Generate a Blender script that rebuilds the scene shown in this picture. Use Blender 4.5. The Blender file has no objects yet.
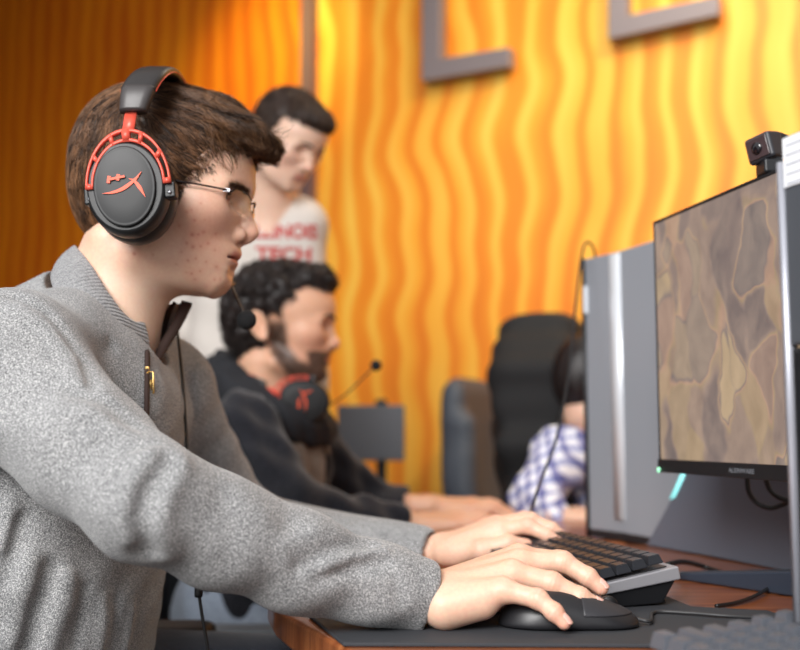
import bpy, math, random
import numpy as np
from mathutils import Vector, Matrix
rng = np.random.default_rng(7)
random.seed(7)
SC = bpy.context.scene
COL = SC.collection
CAMZ = 0.93          # eye height of the photographer, metres
DESK = 0.75          # desk height
F = 1045.0
TH = math.atan((433.9-325)/F)

def P(px, py, d):
    """the point of the room at distance d in front of the camera that photo pixel (px,py) shows"""
    u = (px-400)/F; v = (325-py)/F
    y = math.cos(TH)-v*math.sin(TH); z = math.sin(TH)+v*math.cos(TH)
    return np.array([u*d/y, d, CAMZ+z*d/y])
def D(px, py, h=0.0):
    """the point at height h over the desk shown at (px,py)"""
    a = P(px, py, 1.0); t = (DESK+h-CAMZ)/(a[2]-CAMZ)
    return np.array([a[0]*t, t, DESK+h])

# ------------------------------------------------------------------ materials
def lin(c):
    return tuple(((v/255)/12.92 if v/255 <= .04045 else ((v/255+.055)/1.055)**2.4) for v in c)
MATS = {}
def mat(name, col, rough=.5, metal=0, spec=.5, emis=None, es=0, alpha=None, trans=0, sss=0, coat=0):
    m = bpy.data.materials.new(name); m.use_nodes = True
    b = m.node_tree.nodes['Principled BSDF']
    b.inputs['Base Color'].default_value = (*lin(col), 1)
    b.inputs['Roughness'].default_value = rough
    b.inputs['Metallic'].default_value = metal
    b.inputs['Specular IOR Level'].default_value = spec
    b.inputs['Transmission Weight'].default_value = trans
    b.inputs['Coat Weight'].default_value = coat
    if sss:
        b.inputs['Subsurface Weight'].default_value = sss
        b.inputs['Subsurface Radius'].default_value = (1, .35, .18)
        b.inputs['Subsurface Scale'].default_value = .006
    if emis:
        b.inputs['Emission Color'].default_value = (*lin(emis), 1); b.inputs['Emission Strength'].default_value = es
    MATS[name] = m
    return m
class NT:
    def __init__(s, m):
        s.t = m.node_tree; s.b = s.t.nodes['Principled BSDF']
    def n(s, typ, **kw):
        nd = s.t.nodes.new(typ)
        for k, v in kw.items():
            if k in nd.inputs: nd.inputs[k].default_value = v
            else: setattr(nd, k, v)
        return nd
    def l(s, a, b): s.t.links.new(a, b)
    def coords(s, scale=(1,1,1), rot=(0,0,0), kind='Object'):
        tc = s.n('ShaderNodeTexCoord'); mp = s.n('ShaderNodeMapping')
        mp.inputs['Scale'].default_value = scale; mp.inputs['Rotation'].default_value = rot
        s.l(tc.outputs[kind], mp.inputs['Vector']); return mp.outputs['Vector']
    def ramp(s, fac, stops):
        r = s.n('ShaderNodeValToRGB'); e = r.color_ramp.elements
        while len(e) < len(stops): e.new(.5)
        for i, (p, c) in enumerate(stops):
            e[i].position = p; e[i].color = (*lin(c), 1) if len(c) == 3 else c
        s.l(fac, r.inputs['Fac']); return r.outputs['Color']
    def noise(s, vec, scale, detail=2, rough=.5, dist=0):
        n = s.n('ShaderNodeTexNoise'); n.inputs['Scale'].default_value = scale; n.inputs['Detail'].default_value = detail
        n.inputs['Roughness'].default_value = rough; n.inputs['Distortion'].default_value = dist
        if vec is not None: s.l(vec, n.inputs['Vector'])
        return n.outputs['Fac']
    def bump(s, h, strength, dist=.001):
        b = s.n('ShaderNodeBump'); b.inputs['Strength'].default_value = strength; b.inputs['Distance'].default_value = dist
        s.l(h, b.inputs['Height']); s.l(b.outputs['Normal'], s.b.inputs['Normal']); return b
    def mix(s, fac, a, b, mode='MIX'):
        m = s.n('ShaderNodeMix'); m.data_type = 'RGBA'; m.blend_type = mode
        for sock, v in ((m.inputs[0], fac), (m.inputs[6], a), (m.inputs[7], b)):
            if hasattr(v, 'default_value') or hasattr(v, 'is_output'): s.l(v, sock)
            elif isinstance(v, (int, float)): sock.default_value = v
            else: sock.default_value = (*lin(v), 1)
        return m.outputs[2]

# ------------------------------------------------------------------ objects
WL = {}
def thing(name, label, cat, loc=(0,0,0), group=None):
    o = bpy.data.objects.new(name, None); COL.objects.link(o)
    o.empty_display_size = .05
    o.location = Vector([float(v) for v in loc]); WL[o.name] = np.array(loc, float)
    o['label'] = label; o['category'] = cat
    if group: o['group'] = group
    return o
def tag(o, label, cat, group=None):
    o['label'] = label; o['category'] = cat
    if group: o['group'] = group
    return o
def link(name, verts, faces, m, parent=None, smooth=True, loc=None, cols=None, bevel=0, sub=0, auto=None):
    """verts are world coordinates"""
    verts = np.asarray(verts, float)
    base = WL[parent.name] if parent is not None else np.zeros(3)
    own = np.array(loc, float) if loc is not None else (base if parent is not None else verts.mean(0)*0+np.array([verts[:,0].mean(), verts[:,1].mean(), verts[:,2].min()]))
    me = bpy.data.meshes.new(name)
    v = verts-own
    if isinstance(faces, np.ndarray) and faces.ndim == 2:
        n = faces.shape[1]
        me.vertices.add(len(v)); me.vertices.foreach_set('co', v.astype(np.float32).ravel())
        me.loops.add(faces.size); me.loops.foreach_set('vertex_index', faces.astype(np.int32).ravel())
        me.polygons.add(len(faces)); me.polygons.foreach_set('loop_start', (np.arange(len(faces))*n).astype(np.int32))
        me.update(calc_edges=True); me.validate()
    else:
        me.from_pydata([tuple(a) for a in v], [], [tuple(int(i) for i in f) for f in faces]); me.update()
    if cols is not None:
        at = me.color_attributes.new('Col', 'FLOAT_COLOR', 'POINT')
        c = np.ones((len(v), 4), np.float32); c[:, :3] = cols; at.data.foreach_set('color', c.ravel())
    if smooth: me.shade_smooth()
    if m is not None: me.materials.append(m)
    o = bpy.data.objects.new(name, me); COL.objects.link(o)
    if parent is not None: o.parent = parent
    o.location = Vector([float(a) for a in (own-base)]); WL[o.name] = own
    if bevel:
        b = o.modifiers.new('bevel', 'BEVEL'); b.width = bevel; b.segments = 3; b.limit_method = 'ANGLE'; b.angle_limit = .6
        me.shade_smooth()
        b.harden_normals = True
    return o
def struct(o): o['kind'] = 'structure'; return o

class MB:
    def __init__(s): s.v = []; s.f = []; s.n = 0
    def add(s, v, f):
        v = np.asarray(v, float); s.v.append(v); s.f += [tuple(int(i)+s.n for i in q) for q in f]; s.n += len(v); return s
    def V(s): return np.concatenate(s.v)
    def box(s, c, size, R=None):
        x, y, z = np.array(size)/2
        v = np.array([(-x,-y,-z),(x,-y,-z),(x,y,-z),(-x,y,-z),(-x,-y,z),(x,-y,z),(x,y,z),(-x,y,z)])
        if R is not None: v = v@np.array(R).T
        return s.add(v+np.array(c), [(0,3,2,1),(4,5,6,7),(0,1,5,4),(1,2,6,5),(2,3,7,6),(3,0,4,7)])
    def hexa(s, v8): return s.add(v8, [(0,3,2,1),(4,5,6,7),(0,1,5,4),(1,2,6,5),(2,3,7,6),(3,0,4,7)])
    def prism(s, pts, off):
        """closed outline of 3-D points, extruded by vector off"""
        p = np.array(pts, float); n = len(p); q = p+np.array(off)
        f = [tuple(range(n-1, -1, -1)), tuple(range(n, 2*n))]+[(i, (i+1) % n, n+(i+1) % n, n+i) for i in range(n)]
        return s.add(np.concatenate([p, q]), f)
    def tube(s, path, r, seg=10, caps=True):
        p = np.array(path, float); n = len(p); r = np.broadcast_to(np.array(r, float), (n,)) if np.ndim(r) == 0 or len(np.atleast_1d(r)) == n else r
        t = np.gradient(p, axis=0); t /= np.linalg.norm(t, axis=1)[:, None]+1e-12
        up = np.array([0, 0, 1.]) if abs(t[0][2]) < .9 else np.array([1., 0, 0])
        a = np.cross(t[0], up); a /= np.linalg.norm(a); V = []
        ang = np.linspace(0, 2*np.pi, seg, endpoint=False)
        for i in range(n):
            a = a-t[i]*a.dot(t[i]); a /= np.linalg.norm(a); b = np.cross(t[i], a)
            V.append(p[i]+r[i]*(np.cos(ang)[:, None]*a+np.sin(ang)[:, None]*b))
        f = [(i*seg+j, i*seg+(j+1) % seg, (i+1)*seg+(j+1) % seg, (i+1)*seg+j) for i in range(n-1) for j in range(seg)]
        if caps: f += [tuple(range(seg-1, -1, -1)), tuple(range((n-1)*seg, n*seg))]
        return s.add(np.concatenate(V), f)
    def lathe(s, prof, c, axis=(0,0,1), xdir=None, seg=32, sx=1, sy=1):
        """prof: list of (r,h) along axis"""
        ax = np.array(axis, float); ax /= np.linalg.norm(ax)
        xd = np.array(xdir if xdir is not None else ((1,0,0) if abs(ax[0]) < .9 else (0,1,0)), float)
        xd -= ax*xd.dot(ax); xd /= np.linalg.norm(xd); yd = np.cross(ax, xd)
        ang = np.linspace(0, 2*np.pi, seg, endpoint=False); V = []
        for r, h in prof:
            V.append(np.array(c)+ax*h+r*(sx*np.cos(ang)[:, None]*xd+sy*np.sin(ang)[:, None]*yd))
        n = len(prof)
        f = [(i*seg+j, i*seg+(j+1) % seg, (i+1)*seg+(j+1) % seg, (i+1)*seg+j) for i in range(n-1) for j in range(seg)]
        f += [tuple(range(seg-1, -1, -1)), tuple(range((n-1)*seg, n*seg))]
        return s.add(np.concatenate(V), f)
    def ball(s, c, r, seg=20, rings=12):
        r = np.broadcast_to(np.array(r, float), (3,)); V = []
        for i in range(1, rings):
            t = np.pi*i/rings; a = np.linspace(0, 2*np.pi, seg, endpoint=False)
            V.append(np.stack([np.sin(t)*np.cos(a)*r[0], np.sin(t)*np.sin(a)*r[1], np.full(seg, np.cos(t)*r[2])], 1))
        V = np.concatenate(V+[np.array([[0, 0, r[2]], [0, 0, -r[2]]])])+np.array(c); m = (rings-1)*seg
        f = [(i*seg+j, (i+1)*seg+j, (i+1)*seg+(j+1) % seg, i*seg+(j+1) % seg) for i in range(rings-2) for j in range(seg)]
        f += [(m, j, (j+1) % seg) for j in range(seg)]+[(m+1, (rings-2)*seg+(j+1) % seg, (rings-2)*seg+j) for j in range(seg)]
        return s.add(V, f)
    def build(s, name, m, parent=None, **kw): return link(name, s.V(), s.f, m, parent, **kw)

def spline(pts, n):
    """Catmull-Rom through the points"""
    p = np.array(pts, float); p = np.concatenate([[2*p[0]-p[1]], p, [2*p[-1]-p[-2]]]); out = []
    k = len(p)-3
    for t in np.linspace(0, k-1e-9, n):
        i = int(t); u = t-i; a, b, c, d = p[i:i+4]
        out.append(.5*((2*b)+(-a+c)*u+(2*a-5*b+4*c-d)*u*u+(-a+3*b-3*c+d)*u**3))
    return np.array(out)

# text as real mesh laid out in a plane: origin, right vector, up vector
def text_mesh(body, size, origin, right, up, depth=.0006, bold=0, center=True, name='lettering', m=None, parent=None, bend=None, sx=1):
    cu = bpy.data.curves.new('t', 'FONT'); cu.body = body; cu.size = size; cu.extrude = depth; cu.offset = bold
    if center: cu.align_x = 'CENTER'
    o = bpy.data.objects.new('t', cu); COL.objects.link(o)
    bpy.context.view_layer.update()
    me = bpy.data.meshes.new_from_object(o.evaluated_get(bpy.context.evaluated_depsgraph_get()))
    v = np.array([list(w.co) for w in me.vertices]); f = [tuple(p.vertices) for p in me.polygons]
    bpy.data.objects.remove(o); bpy.data.curves.remove(cu); bpy.data.meshes.remove(me)
    right = np.array(right, float); up = np.array(up, float); nn = np.cross(right, up)
    w = np.array(origin)+v[:, :1]*sx*right+v[:, 1:2]*up+v[:, 2:3]*nn
    if bend is not None: w = bend(w)
    return link(name, w, f, m, parent, smooth=False)

# ------------------------------------------------------------------ implicit surfaces
def smin(a, b, k):
    h = np.maximum(k-np.abs(a-b), 0)/k
    return np.minimum(a, b)-h*h*k*.25
def smax(a, b, k): return -smin(-a, -b, k)
def cap(x, y, z, a, b, ra, rb):
    ba = np.array(b, float)-np.array(a, float); L = float(ba@ba)+1e-12
    px, py, pz = x-np.float32(a[0]), y-np.float32(a[1]), z-np.float32(a[2])
    h = np.clip((px*np.float32(ba[0])+py*np.float32(ba[1])+pz*np.float32(ba[2]))/np.float32(L), 0, 1)
    return np.sqrt((px-h*np.float32(ba[0]))**2+(py-h*np.float32(ba[1]))**2+(pz-h*np.float32(ba[2]))**2)-(np.float32(ra)+h*np.float32(rb-ra))
def ell(x, y, z, c, r, R=None):
    px, py, pz = x-np.float32(c[0]), y-np.float32(c[1]), z-np.float32(c[2])
    if R is not None:
        R = np.array(R, np.float32)   # rows = local axes
        px, py, pz = (px*R[0,0]+py*R[0,1]+pz*R[0,2], px*R[1,0]+py*R[1,1]+pz*R[1,2], px*R[2,0]+py*R[2,1]+pz*R[2,2])
    r = np.array(r, np.float32)
    a = np.sqrt((px/r[0])**2+(py/r[1])**2+(pz/r[2])**2)
    b = np.sqrt((px/r[0]**2)**2+(py/r[1]**2)**2+(pz/r[2]**2)**2)+np.float32(1e-9)
    return a*(a-1)/b
def chain(x, y, z, pts, rs, k):
    d = None
    for i in range(len(pts)-1):
        c = cap(x, y, z, pts[i], pts[i+1], rs[i], rs[i+1]); d = c if d is None else smin(d, c, k)
    return d
def mesh_sdf(f, lo, hi, h, safe=1.7):
    B = 8; lo = np.array(lo, float); hi = np.array(hi, float)
    nb = np.ceil((hi-lo)/(h*B)).astype(int)
    g = np.stack(np.meshgrid(*[np.arange(n) for n in nb], indexing='ij'), -1).reshape(-1, 3)
    keep = []
    for s in range(0, len(g), 200000):
        c = lo+(g[s:s+200000]+.5)*h*B; c = c.astype(np.float32)
        keep.append(np.abs(f(c[:, 0], c[:, 1], c[:, 2])) < h*B*.87*safe)
    g = g[np.concatenate(keep)]
    o = np.stack(np.meshgrid(*[np.arange(B+1)]*3, indexing='ij'), -1)
    dims = (nb*B+4).astype(np.int64)
    key = lambda c: ((c[:, 0]+1)*dims[1]+(c[:, 1]+1))*dims[2]+(c[:, 2]+1)
    CK, CV, QE = [], [], []
    corners = [(i, j, k) for i in (0, 1) for j in (0, 1) for k in (0, 1)]
    edges = [(a, b) for a in range(8) for b in range(a+1, 8) if sum(abs(corners[a][q]-corners[b][q]) for q in range(3)) == 1]
    for s in range(0, len(g), 1200):
        gb = g[s:s+1200]
        idx = gb[:, None, None, None, :]*B+o[None]
        p = (lo+idx*h).astype(np.float32)
        v = f(p[..., 0].ravel(), p[..., 1].ravel(), p[..., 2].ravel()).reshape(p.shape[:-1])
        v = np.where(v == 0, np.float32(1e-9), v)
        cs = np.stack([v[:, i:i+B, j:j+B, k:k+B] for i, j, k in corners], -1)
        neg = (cs < 0).sum(-1); act = (neg > 0) & (neg < 8)
        cv = cs[act]; ci = idx[:, :B, :B, :B][act]
        if not len(cv): continue
        acc = np.zeros((len(cv), 3)); cnt = np.zeros(len(cv))
        for a, b in edges:
            va, vb = cv[:, a], cv[:, b]; m = (va < 0) != (vb < 0)
            t = np.where(m, va/np.where(m, va-vb, 1), 0)
            pa, pb = np.array(corners[a], float), np.array(corners[b], float)
            acc += m[:, None]*(pa+t[:, None]*(pb-pa)); cnt += m
        CK.append(key(ci)); CV.append(lo+(ci+acc/cnt[:, None])*h)
        for ax, cidx in ((0, 4), (1, 2), (2, 1)):
            m = (cv[:, 0] < 0) != (cv[:, cidx] < 0); c = ci[m]; flip = cv[m, 0] < 0
            e1 = np.zeros(3, int); e2 = np.zeros(3, int); e1[(ax+1) % 3] = 1; e2[(ax+2) % 3] = 1
            q = np.stack([key(c), key(c-e1), key(c-e1-e2), key(c-e2)], 1)
            q[~flip] = q[~flip][:, ::-1]; QE.append(q)
    CK = np.concatenate(CK); CV = np.concatenate(CV); Q = np.concatenate(QE)
    od = np.argsort(CK); CK = CK[od]; CV = CV[od]
    ix = np.clip(np.searchsorted(CK, Q), 0, len(CK)-1); ok = (CK[ix] == Q).all(1)
    return CV, ix[ok]
def grad(f, p, e=.0007):
    p = p.astype(np.float32); g = np.stack([f(*(p+np.eye(3, dtype=np.float32)[i]*e).T)-f(*(p-np.eye(3, dtype=np.float32)[i]*e).T) for i in range(3)], 1)
    return g/(np.linalg.norm(g, axis=1)[:, None]+1e-12)
def hit(f, px, py, d0=.5):
    """where the sight line of photo pixel (px,py) meets the surface f"""
    o = np.array([0, 0, CAMZ]); r = P(px, py, 1.)-o; r /= np.linalg.norm(r); t = d0
    for _ in range(80):
        q = o+r*t; d = float(f(*[np.array([c], np.float32) for c in q])[0]); t += d*.8
        if abs(d) < 2e-4: break
    return o+r*t
def smoothstep(a, b, x):
    t = np.clip((x-a)/(b-a), 0, 1); return t*t*(3-2*t)
def vnoise(p, scale, seed=0):
    """cheap smooth 3-D value noise -1..1"""
    q = np.asarray(p)*scale; i = np.floor(q).astype(np.int64); f = q-i; f = f*f*(3-2*f); out = 0
    for a in (0, 1):
        for b in (0, 1):
            for c in (0, 1):
                n = (i[..., 0]+a)*374761393+(i[..., 1]+b)*668265263+(i[..., 2]+c)*2147483647+seed*974634777
                n = (n ^ (n >> 13))*1274126177; n = (n ^ (n >> 16)) & 0xffff
                w = (f[..., 0] if a else 1-f[..., 0])*(f[..., 1] if b else 1-f[..., 1])*(f[..., 2] if c else 1-f[..., 2])
                out = out+w*(n/32767.5-1)
    return out
# ================================================================== camera and light
cam = bpy.data.cameras.new('camera'); co = bpy.data.objects.new('camera', cam); COL.objects.link(co)
co.location = (0, 0, CAMZ); co.rotation_euler = (math.pi/2+TH, 0, 0)
cam.sensor_width = 36; cam.lens = F*36/800; cam.clip_start = .02
cam.dof.use_dof = True; cam.dof.focus_distance = 1.02; cam.dof.aperture_fstop = 3.4
SC.camera = co
SC.view_settings.view_transform = 'Standard'; SC.view_settings.look = 'None'
SC.view_settings.gamma = 1; SC.view_settings.exposure = 0.22; SC.view_settings.use_curve_mapping = False
w = bpy.data.worlds.new('world'); SC.world = w; w.use_nodes = True
bg = w.node_tree.nodes['Background']; bg.inputs[1].default_value = .72
# surroundings seen by the light: bright windows behind and to the left, warm dim room ahead and right
tcw = w.node_tree.nodes.new('ShaderNodeTexCoord'); dp = w.node_tree.nodes.new('ShaderNodeVectorMath'); dp.operation = 'DOT_PRODUCT'; dp.inputs[1].default_value = (-.50, -.74, .45)
rw = w.node_tree.nodes.new('ShaderNodeValToRGB'); mr = w.node_tree.nodes.new('ShaderNodeMapRange'); mr.inputs['From Min'].default_value = -1; mr.inputs['From Max'].default_value = 1
w.node_tree.links.new(tcw.outputs['Generated'], dp.inputs[0]); w.node_tree.links.new(dp.outputs['Value'], mr.inputs['Value']); w.node_tree.links.new(mr.outputs[0], rw.inputs[0]); w.node_tree.links.new(rw.outputs[0], bg.inputs[0])
el = rw.color_ramp.elements; el[0].position = .15; el[0].color = (*lin((134, 86, 52)), 1); el[1].position = .9; el[1].color = (*lin((240, 242, 246)), 1); e_ = el.new(.5); e_.color = (*lin((176, 168, 160)), 1)
def area(name, loc, target, size, power, col, sy=None):
    l = bpy.data.lights.new(name, 'AREA'); l.shape = 'RECTANGLE'; l.size = size; l.size_y = sy or size; l.energy = power; l.color = [c for c in lin(col)]
    o = bpy.data.objects.new(name, l); COL.objects.link(o); o.location = loc
    o.rotation_euler = (Vector(target)-Vector(loc)).to_track_quat('-Z', 'Y').to_euler(); return o
def spot(name, loc, target, power, col, deg, blend=1, r=.1):
    l = bpy.data.lights.new(name, 'SPOT'); l.energy = power; l.color = lin(col); l.spot_size = math.radians(deg); l.spot_blend = blend; l.shadow_soft_size = r
    o = bpy.data.objects.new(name, l); COL.objects.link(o); o.location = loc
    o.rotation_euler = (Vector(target)-Vector(loc)).to_track_quat('-Z', 'Y').to_euler(); return o

# ================================================================== room shell
WD = np.array([-.865, .5, 0]); WD /= np.linalg.norm(WD)      # direction in which the panelled wall recedes
WN = np.array([-WD[1], WD[0], 0])                              # towards the room
if WN[1] > 0: WN = -WN
W0 = np.array([0, 4.0, 0.])
def wall_ray(px, py, off=0.):
    o = np.array([0, 0, CAMZ]); r = P(px, py, 1.)-o
    t = ((W0+WN*off-o)@WN)/(r@WN); return o+r*t

m = mat('floor_carpet', (92, 88, 86), .9)
n = NT(m); n.l(n.ramp(n.noise(n.coords(), 60, 4), [(.3, (70, 68, 68)), (.7, (110, 106, 102))]), n.b.inputs['Base Color'])
struct(MB().box((0, 2, -.05), (14, 14, .1)).build('floor', m, smooth=False))

mw = mat('wavy_wood_panel', (245, 170, 60), .45)
n = NT(mw)
# object x runs along the wall, z up
tc = n.n('ShaderNodeTexCoord'); sep = n.n('ShaderNodeSeparateXYZ'); n.l(tc.outputs['Object'], sep.inputs[0])
def mth(op, a, b=None):
    k = n.n('ShaderNodeMath', operation=op)
    for i, v in enumerate((a, b)):
        if v is None: continue
        if isinstance(v, (int, float)): k.inputs[i].default_value = v
        else: n.l(v, k.inputs[i])
    return k.outputs[0]
def vec(x, z):
    c = n.n('ShaderNodeCombineXYZ'); n.l(x, c.inputs[0]); n.l(z, c.inputs[2]); return c.outputs[0]
X, Z = sep.outputs[0], sep.outputs[2]
warp = n.noise(vec(mth('MULTIPLY', X, .9), mth('MULTIPLY', Z, 1.7)), 1.0, 1)
warp2 = n.noise(vec(mth('MULTIPLY', X, 2.2), mth('MULTIPLY', Z, 4.2)), 1.0, 0)
xx = mth('ADD', X, mth('ADD', mth('MULTIPLY', mth('SUBTRACT', warp, .5), .24), mth('MULTIPLY', mth('SUBTRACT', warp2, .5), .085)))
wave = mth('SINE', mth('MULTIPLY', xx, 2*math.pi/.128))
wv2 = mth('SINE', mth('MULTIPLY', xx, 2*math.pi/.058))
bl = n.noise(vec(mth('MULTIPLY', X, 3), mth('MULTIPLY', Z, 1.2)), 1, 2)
fac = mth('ADD', mth('ADD', mth('MULTIPLY', wave, .27), mth('MULTIPLY', wv2, .09)), mth('ADD', .5, mth('MULTIPLY', mth('SUBTRACT', bl, .5), .8)))
cr = n.ramp(fac, [(0, (228, 122, 18)), (.35, (238, 142, 30)), (.60, (246, 172, 50)), (1, (250, 202, 84))])
n.l(cr, n.b.inputs['Base Color'])
wl, wh, c0 = 6.5, 3.4, W0
ang = math.atan2(-WD[1], -WD[0])
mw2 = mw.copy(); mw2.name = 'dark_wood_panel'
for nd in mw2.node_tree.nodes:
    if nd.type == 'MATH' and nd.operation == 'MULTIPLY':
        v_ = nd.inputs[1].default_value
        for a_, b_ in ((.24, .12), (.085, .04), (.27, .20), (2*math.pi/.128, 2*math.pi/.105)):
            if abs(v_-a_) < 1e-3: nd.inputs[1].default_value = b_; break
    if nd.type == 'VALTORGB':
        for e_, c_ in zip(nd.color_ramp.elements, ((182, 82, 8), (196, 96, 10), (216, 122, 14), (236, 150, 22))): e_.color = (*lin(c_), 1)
pj = wall_ray(309.5, 60, 0); sj = float((pj-c0)@np.array([math.cos(ang), math.sin(ang), 0]))
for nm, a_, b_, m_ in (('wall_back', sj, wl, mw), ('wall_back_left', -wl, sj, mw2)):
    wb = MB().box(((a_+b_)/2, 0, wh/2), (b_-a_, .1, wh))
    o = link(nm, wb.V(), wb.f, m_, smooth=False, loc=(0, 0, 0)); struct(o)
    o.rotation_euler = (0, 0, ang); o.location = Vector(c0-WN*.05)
struct(MB().box((-2.75, 5.2, 1.7), (.1, 5.6, 3.4)).build('wall_left_blocker', mat('left_blocker_paint', (120, 84, 56), .8), smooth=False))  # unseen wall, added to keep light off the left part of the back wall
struct(MB().box((0, 5.0, 3.42), (13, 5.0, .06)).build('ceiling_blocker', mat('ceiling_blocker_paint', (150, 140, 128), .9), smooth=False))  # unseen, over the back only; added to block overhead light and dim the wall's top
# dark joint strip between two wall panels
ms = mat('strip_metal', (112, 88, 88), .5, .2)
p = wall_ray(309.5, 60, .02)
R = Matrix.Rotation(ang, 3, 'Z')
struct(MB().box((p[0], p[1], 1.7), (.056, .05, 3.3), R).build('trim_1', ms, smooth=False))
bp = W0+WN*.02
struct(MB().box((bp[0], bp[1], .06), (12.8, .03, .12), R).build('baseboard_back', mat('skirting', (96, 60, 36), .5), smooth=False))
# the raised letters
ml = mat('letter_metal', (128, 120, 124), .42, .25)
def letter(pts, label):
    """pts: outline in photo pixels on the face of the letter"""
    f = [wall_ray(a, b, .075) for a, b in pts]
    mb = MB(); mb.prism(f, -WN*.055); o = mb.build('wall_letter', ml, smooth=False, bevel=.003); tag(o, label, 'letter', None); return o
letter([(421.5, -150), (421.5, 81), (509, 66), (509, 47), (439.5, 58.5), (439.5, -150)], 'grey raised metal letter L on the orange wall, left of the two')
letter([(608, -190), (608, 39), (718.5, 14.5), (718.5, -5), (627, 15), (627, -190)], 'grey raised metal letter L high on the orange wall, right of the two')

# ================================================================== desks
mwood = mat('red_brown_wood', (120, 62, 34), .28, coat=.3)
n = NT(mwood); v = n.coords((3, 30, 3), (0, 0, .22))
n.l(n.ramp(n.noise(v, 3, 5, .6, .6), [(.25, (84, 42, 22)), (.5, (138, 76, 40)), (.75, (184, 116, 68))]), n.b.inputs['Base Color'])
def desk(outline, label, legs, z=DESK, t=.032):
    c = np.mean(outline, 0); r = thing('desk', label, 'desk', (c[0], c[1], 0))
    mb = MB(); mb.prism([(a, b, z-t) for a, b in outline], (0, 0, t)); mb.build('desk_top', mwood, r, bevel=.005)
    for a, b in legs:
        MB().box((a, b, (z-t)/2), (.05, .05, z-t)).build('leg', MATS.get('black_metal') or mat('black_metal', (26, 26, 28), .4, .6), r, bevel=.003)
    return r
e = [D(372, 662)[:2], D(345, 648)[:2], D(316, 631)[:2], D(290, 617.5)[:2], D(276, 607)[:2], D(268, 594)[:2]]
far = [(-.128, 1.35), (-.13, 1.74)]
desk([(.02, .28)]+[tuple(a) for a in e]+far+[(1.05, 1.74), (1.05, .28)], 'reddish brown wooden desk with rounded corner under the mouse pad', [(.1, .36), (.0, 1.65), (.95, .36), (.95, 1.65)])
desk([(-.10, 1.80), (-.14, 2.40), (1.0, 2.40), (1.0, 1.80)], 'brown wooden desk behind, where the bearded person rests his hands', [(-.03, 1.9), (-.05, 2.32), (.9, 1.9), (.9, 2.32)], z=DESK-.002)
desk([(-.40, 3.02), (-.40, 3.55), (.13, 3.45), (.13, 3.02)], 'low brown wooden table by the orange wall, far behind the hands', [(-.33, 3.08), (-.33, 3.45), (.07, 3.08), (.07, 3.36)], z=.738)
desk([(.70, 2.44), (.70, 3.0), (1.3, 2.9), (1.3, 2.44)], 'brown wooden desk hidden behind the silver tower, in front of the checked shirt', [(1.2, 2.52), (1.2, 2.8), (.78, 2.93)], z=.748)

# mouse pad
mp = mat('pad_cloth', (50, 52, 57), .8); n = NT(mp)
n.bump(n.noise(n.coords(), 1500, 1), .3, .0005)
q = [D(343, 647)[:2], (.40, .90), (.37, 1.075), (.30, 1.10), (.275, 1.32), (-.085, 1.3), D(309, 618)[:2]]
mb = MB(); mb.prism([(a, b, DESK+.0002) for a, b in q], (0, 0, .0035))
tag(mb.build('mouse_pad', mp, bevel=.0012), 'large dark grey cloth mouse pad on the wooden desk', 'mouse pad')

# ================================================================== monitor in front of the player
M0 = np.array([.341, 1.38]); MD = np.array([.223, -.975]); MD /= np.linalg.norm(MD)    # towards the photographer
MN = np.array([-MD[1], MD[0]]);                                                        # away from the player
if MN[0] < 0: MN = -MN
mblk = mat('matt_black_plastic', (30, 31, 34), .42)
mgry = mat('monitor_grey', (66, 70, 78), .4)
ztop = P(658, 222, 1.38)[2]; zbot = P(658, 472, 1.38)[2]; ML = .555
def mpt(s, n_, z): a = M0+MD*s+MN*n_; return np.array([a[0], a[1], z])
mon = thing('monitor', 'widescreen gaming monitor showing a brown and tan game picture', 'monitor', (.50, 1.13, DESK))
def slab(s0, s1, n0, n1, z0, z1):
    mb = MB(); mb.hexa([mpt(s0, n0, z0), mpt(s1, n0, z0), mpt(s1, n1, z0), mpt(s0, n1, z0), mpt(s0, n0, z1), mpt(s1, n0, z1), mpt(s1, n1, z1), mpt(s0, n1, z1)]); return mb
slab(0, ML, .002, .022, zbot, ztop).build('panel_body', mgry, mon, bevel=.003)
fr = MB()
for a in (slab(0, .0035, -.002, .004, zbot, ztop), slab(ML-.0035, ML, -.002, .004, zbot, ztop), slab(0, ML, -.002, .004, ztop-.004, ztop), slab(0, ML, -.004, .004, zbot, zbot+.017)):
    fr.add(a.V(), a.f)
fr.build('bezel', mblk, mon, bevel=.0008)
msc = mat('game_picture', (150, 120, 100), .35, spec=.5)
n = NT(msc); vv = n.coords((1, 1, 1), (0, 0, .225))
dn = n.n('ShaderNodeTexNoise'); dn.inputs['Scale'].default_value = 9; dn.inputs['Detail'].default_value = 3; n.l(vv, dn.inputs['Vector'])
vm = n.n('ShaderNodeVectorMath', operation='MULTIPLY_ADD'); n.l(dn.outputs['Color'], vm.inputs[0]); vm.inputs[1].default_value = (.06, .09, .09); n.l(vv, vm.inputs[2])
mp2 = n.n('ShaderNodeMapping'); mp2.inputs['Rotation'].default_value = (-.75, 0, 0); mp2.inputs['Scale'].default_value = (1, 1.7, .9); n.l(vm.outputs[0], mp2.inputs['Vector'])
vo = n.n('ShaderNodeTexVoronoi'); vo.inputs['Scale'].default_value = 15; vo.feature = 'SMOOTH_F1'; vo.inputs['Smoothness'].default_value = .25; n.l(mp2.outputs[0], vo.inputs['Vector'])
sp = n.n('ShaderNodeSeparateColor'); n.l(vo.outputs['Color'], sp.inputs[0])
c1 = n.ramp(sp.outputs[0], [(.0, (112, 100, 98)), (.25, (146, 126, 118)), (.42, (170, 144, 126)), (.55, (182, 156, 118)), (.7, (200, 158, 130)), (.85, (122, 112, 112)), (1, (214, 184, 140))])
c2 = n.ramp(n.noise(mp2.outputs[0], 26, 4), [(.3, (92, 82, 80)), (.65, (196, 170, 148))])
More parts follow.
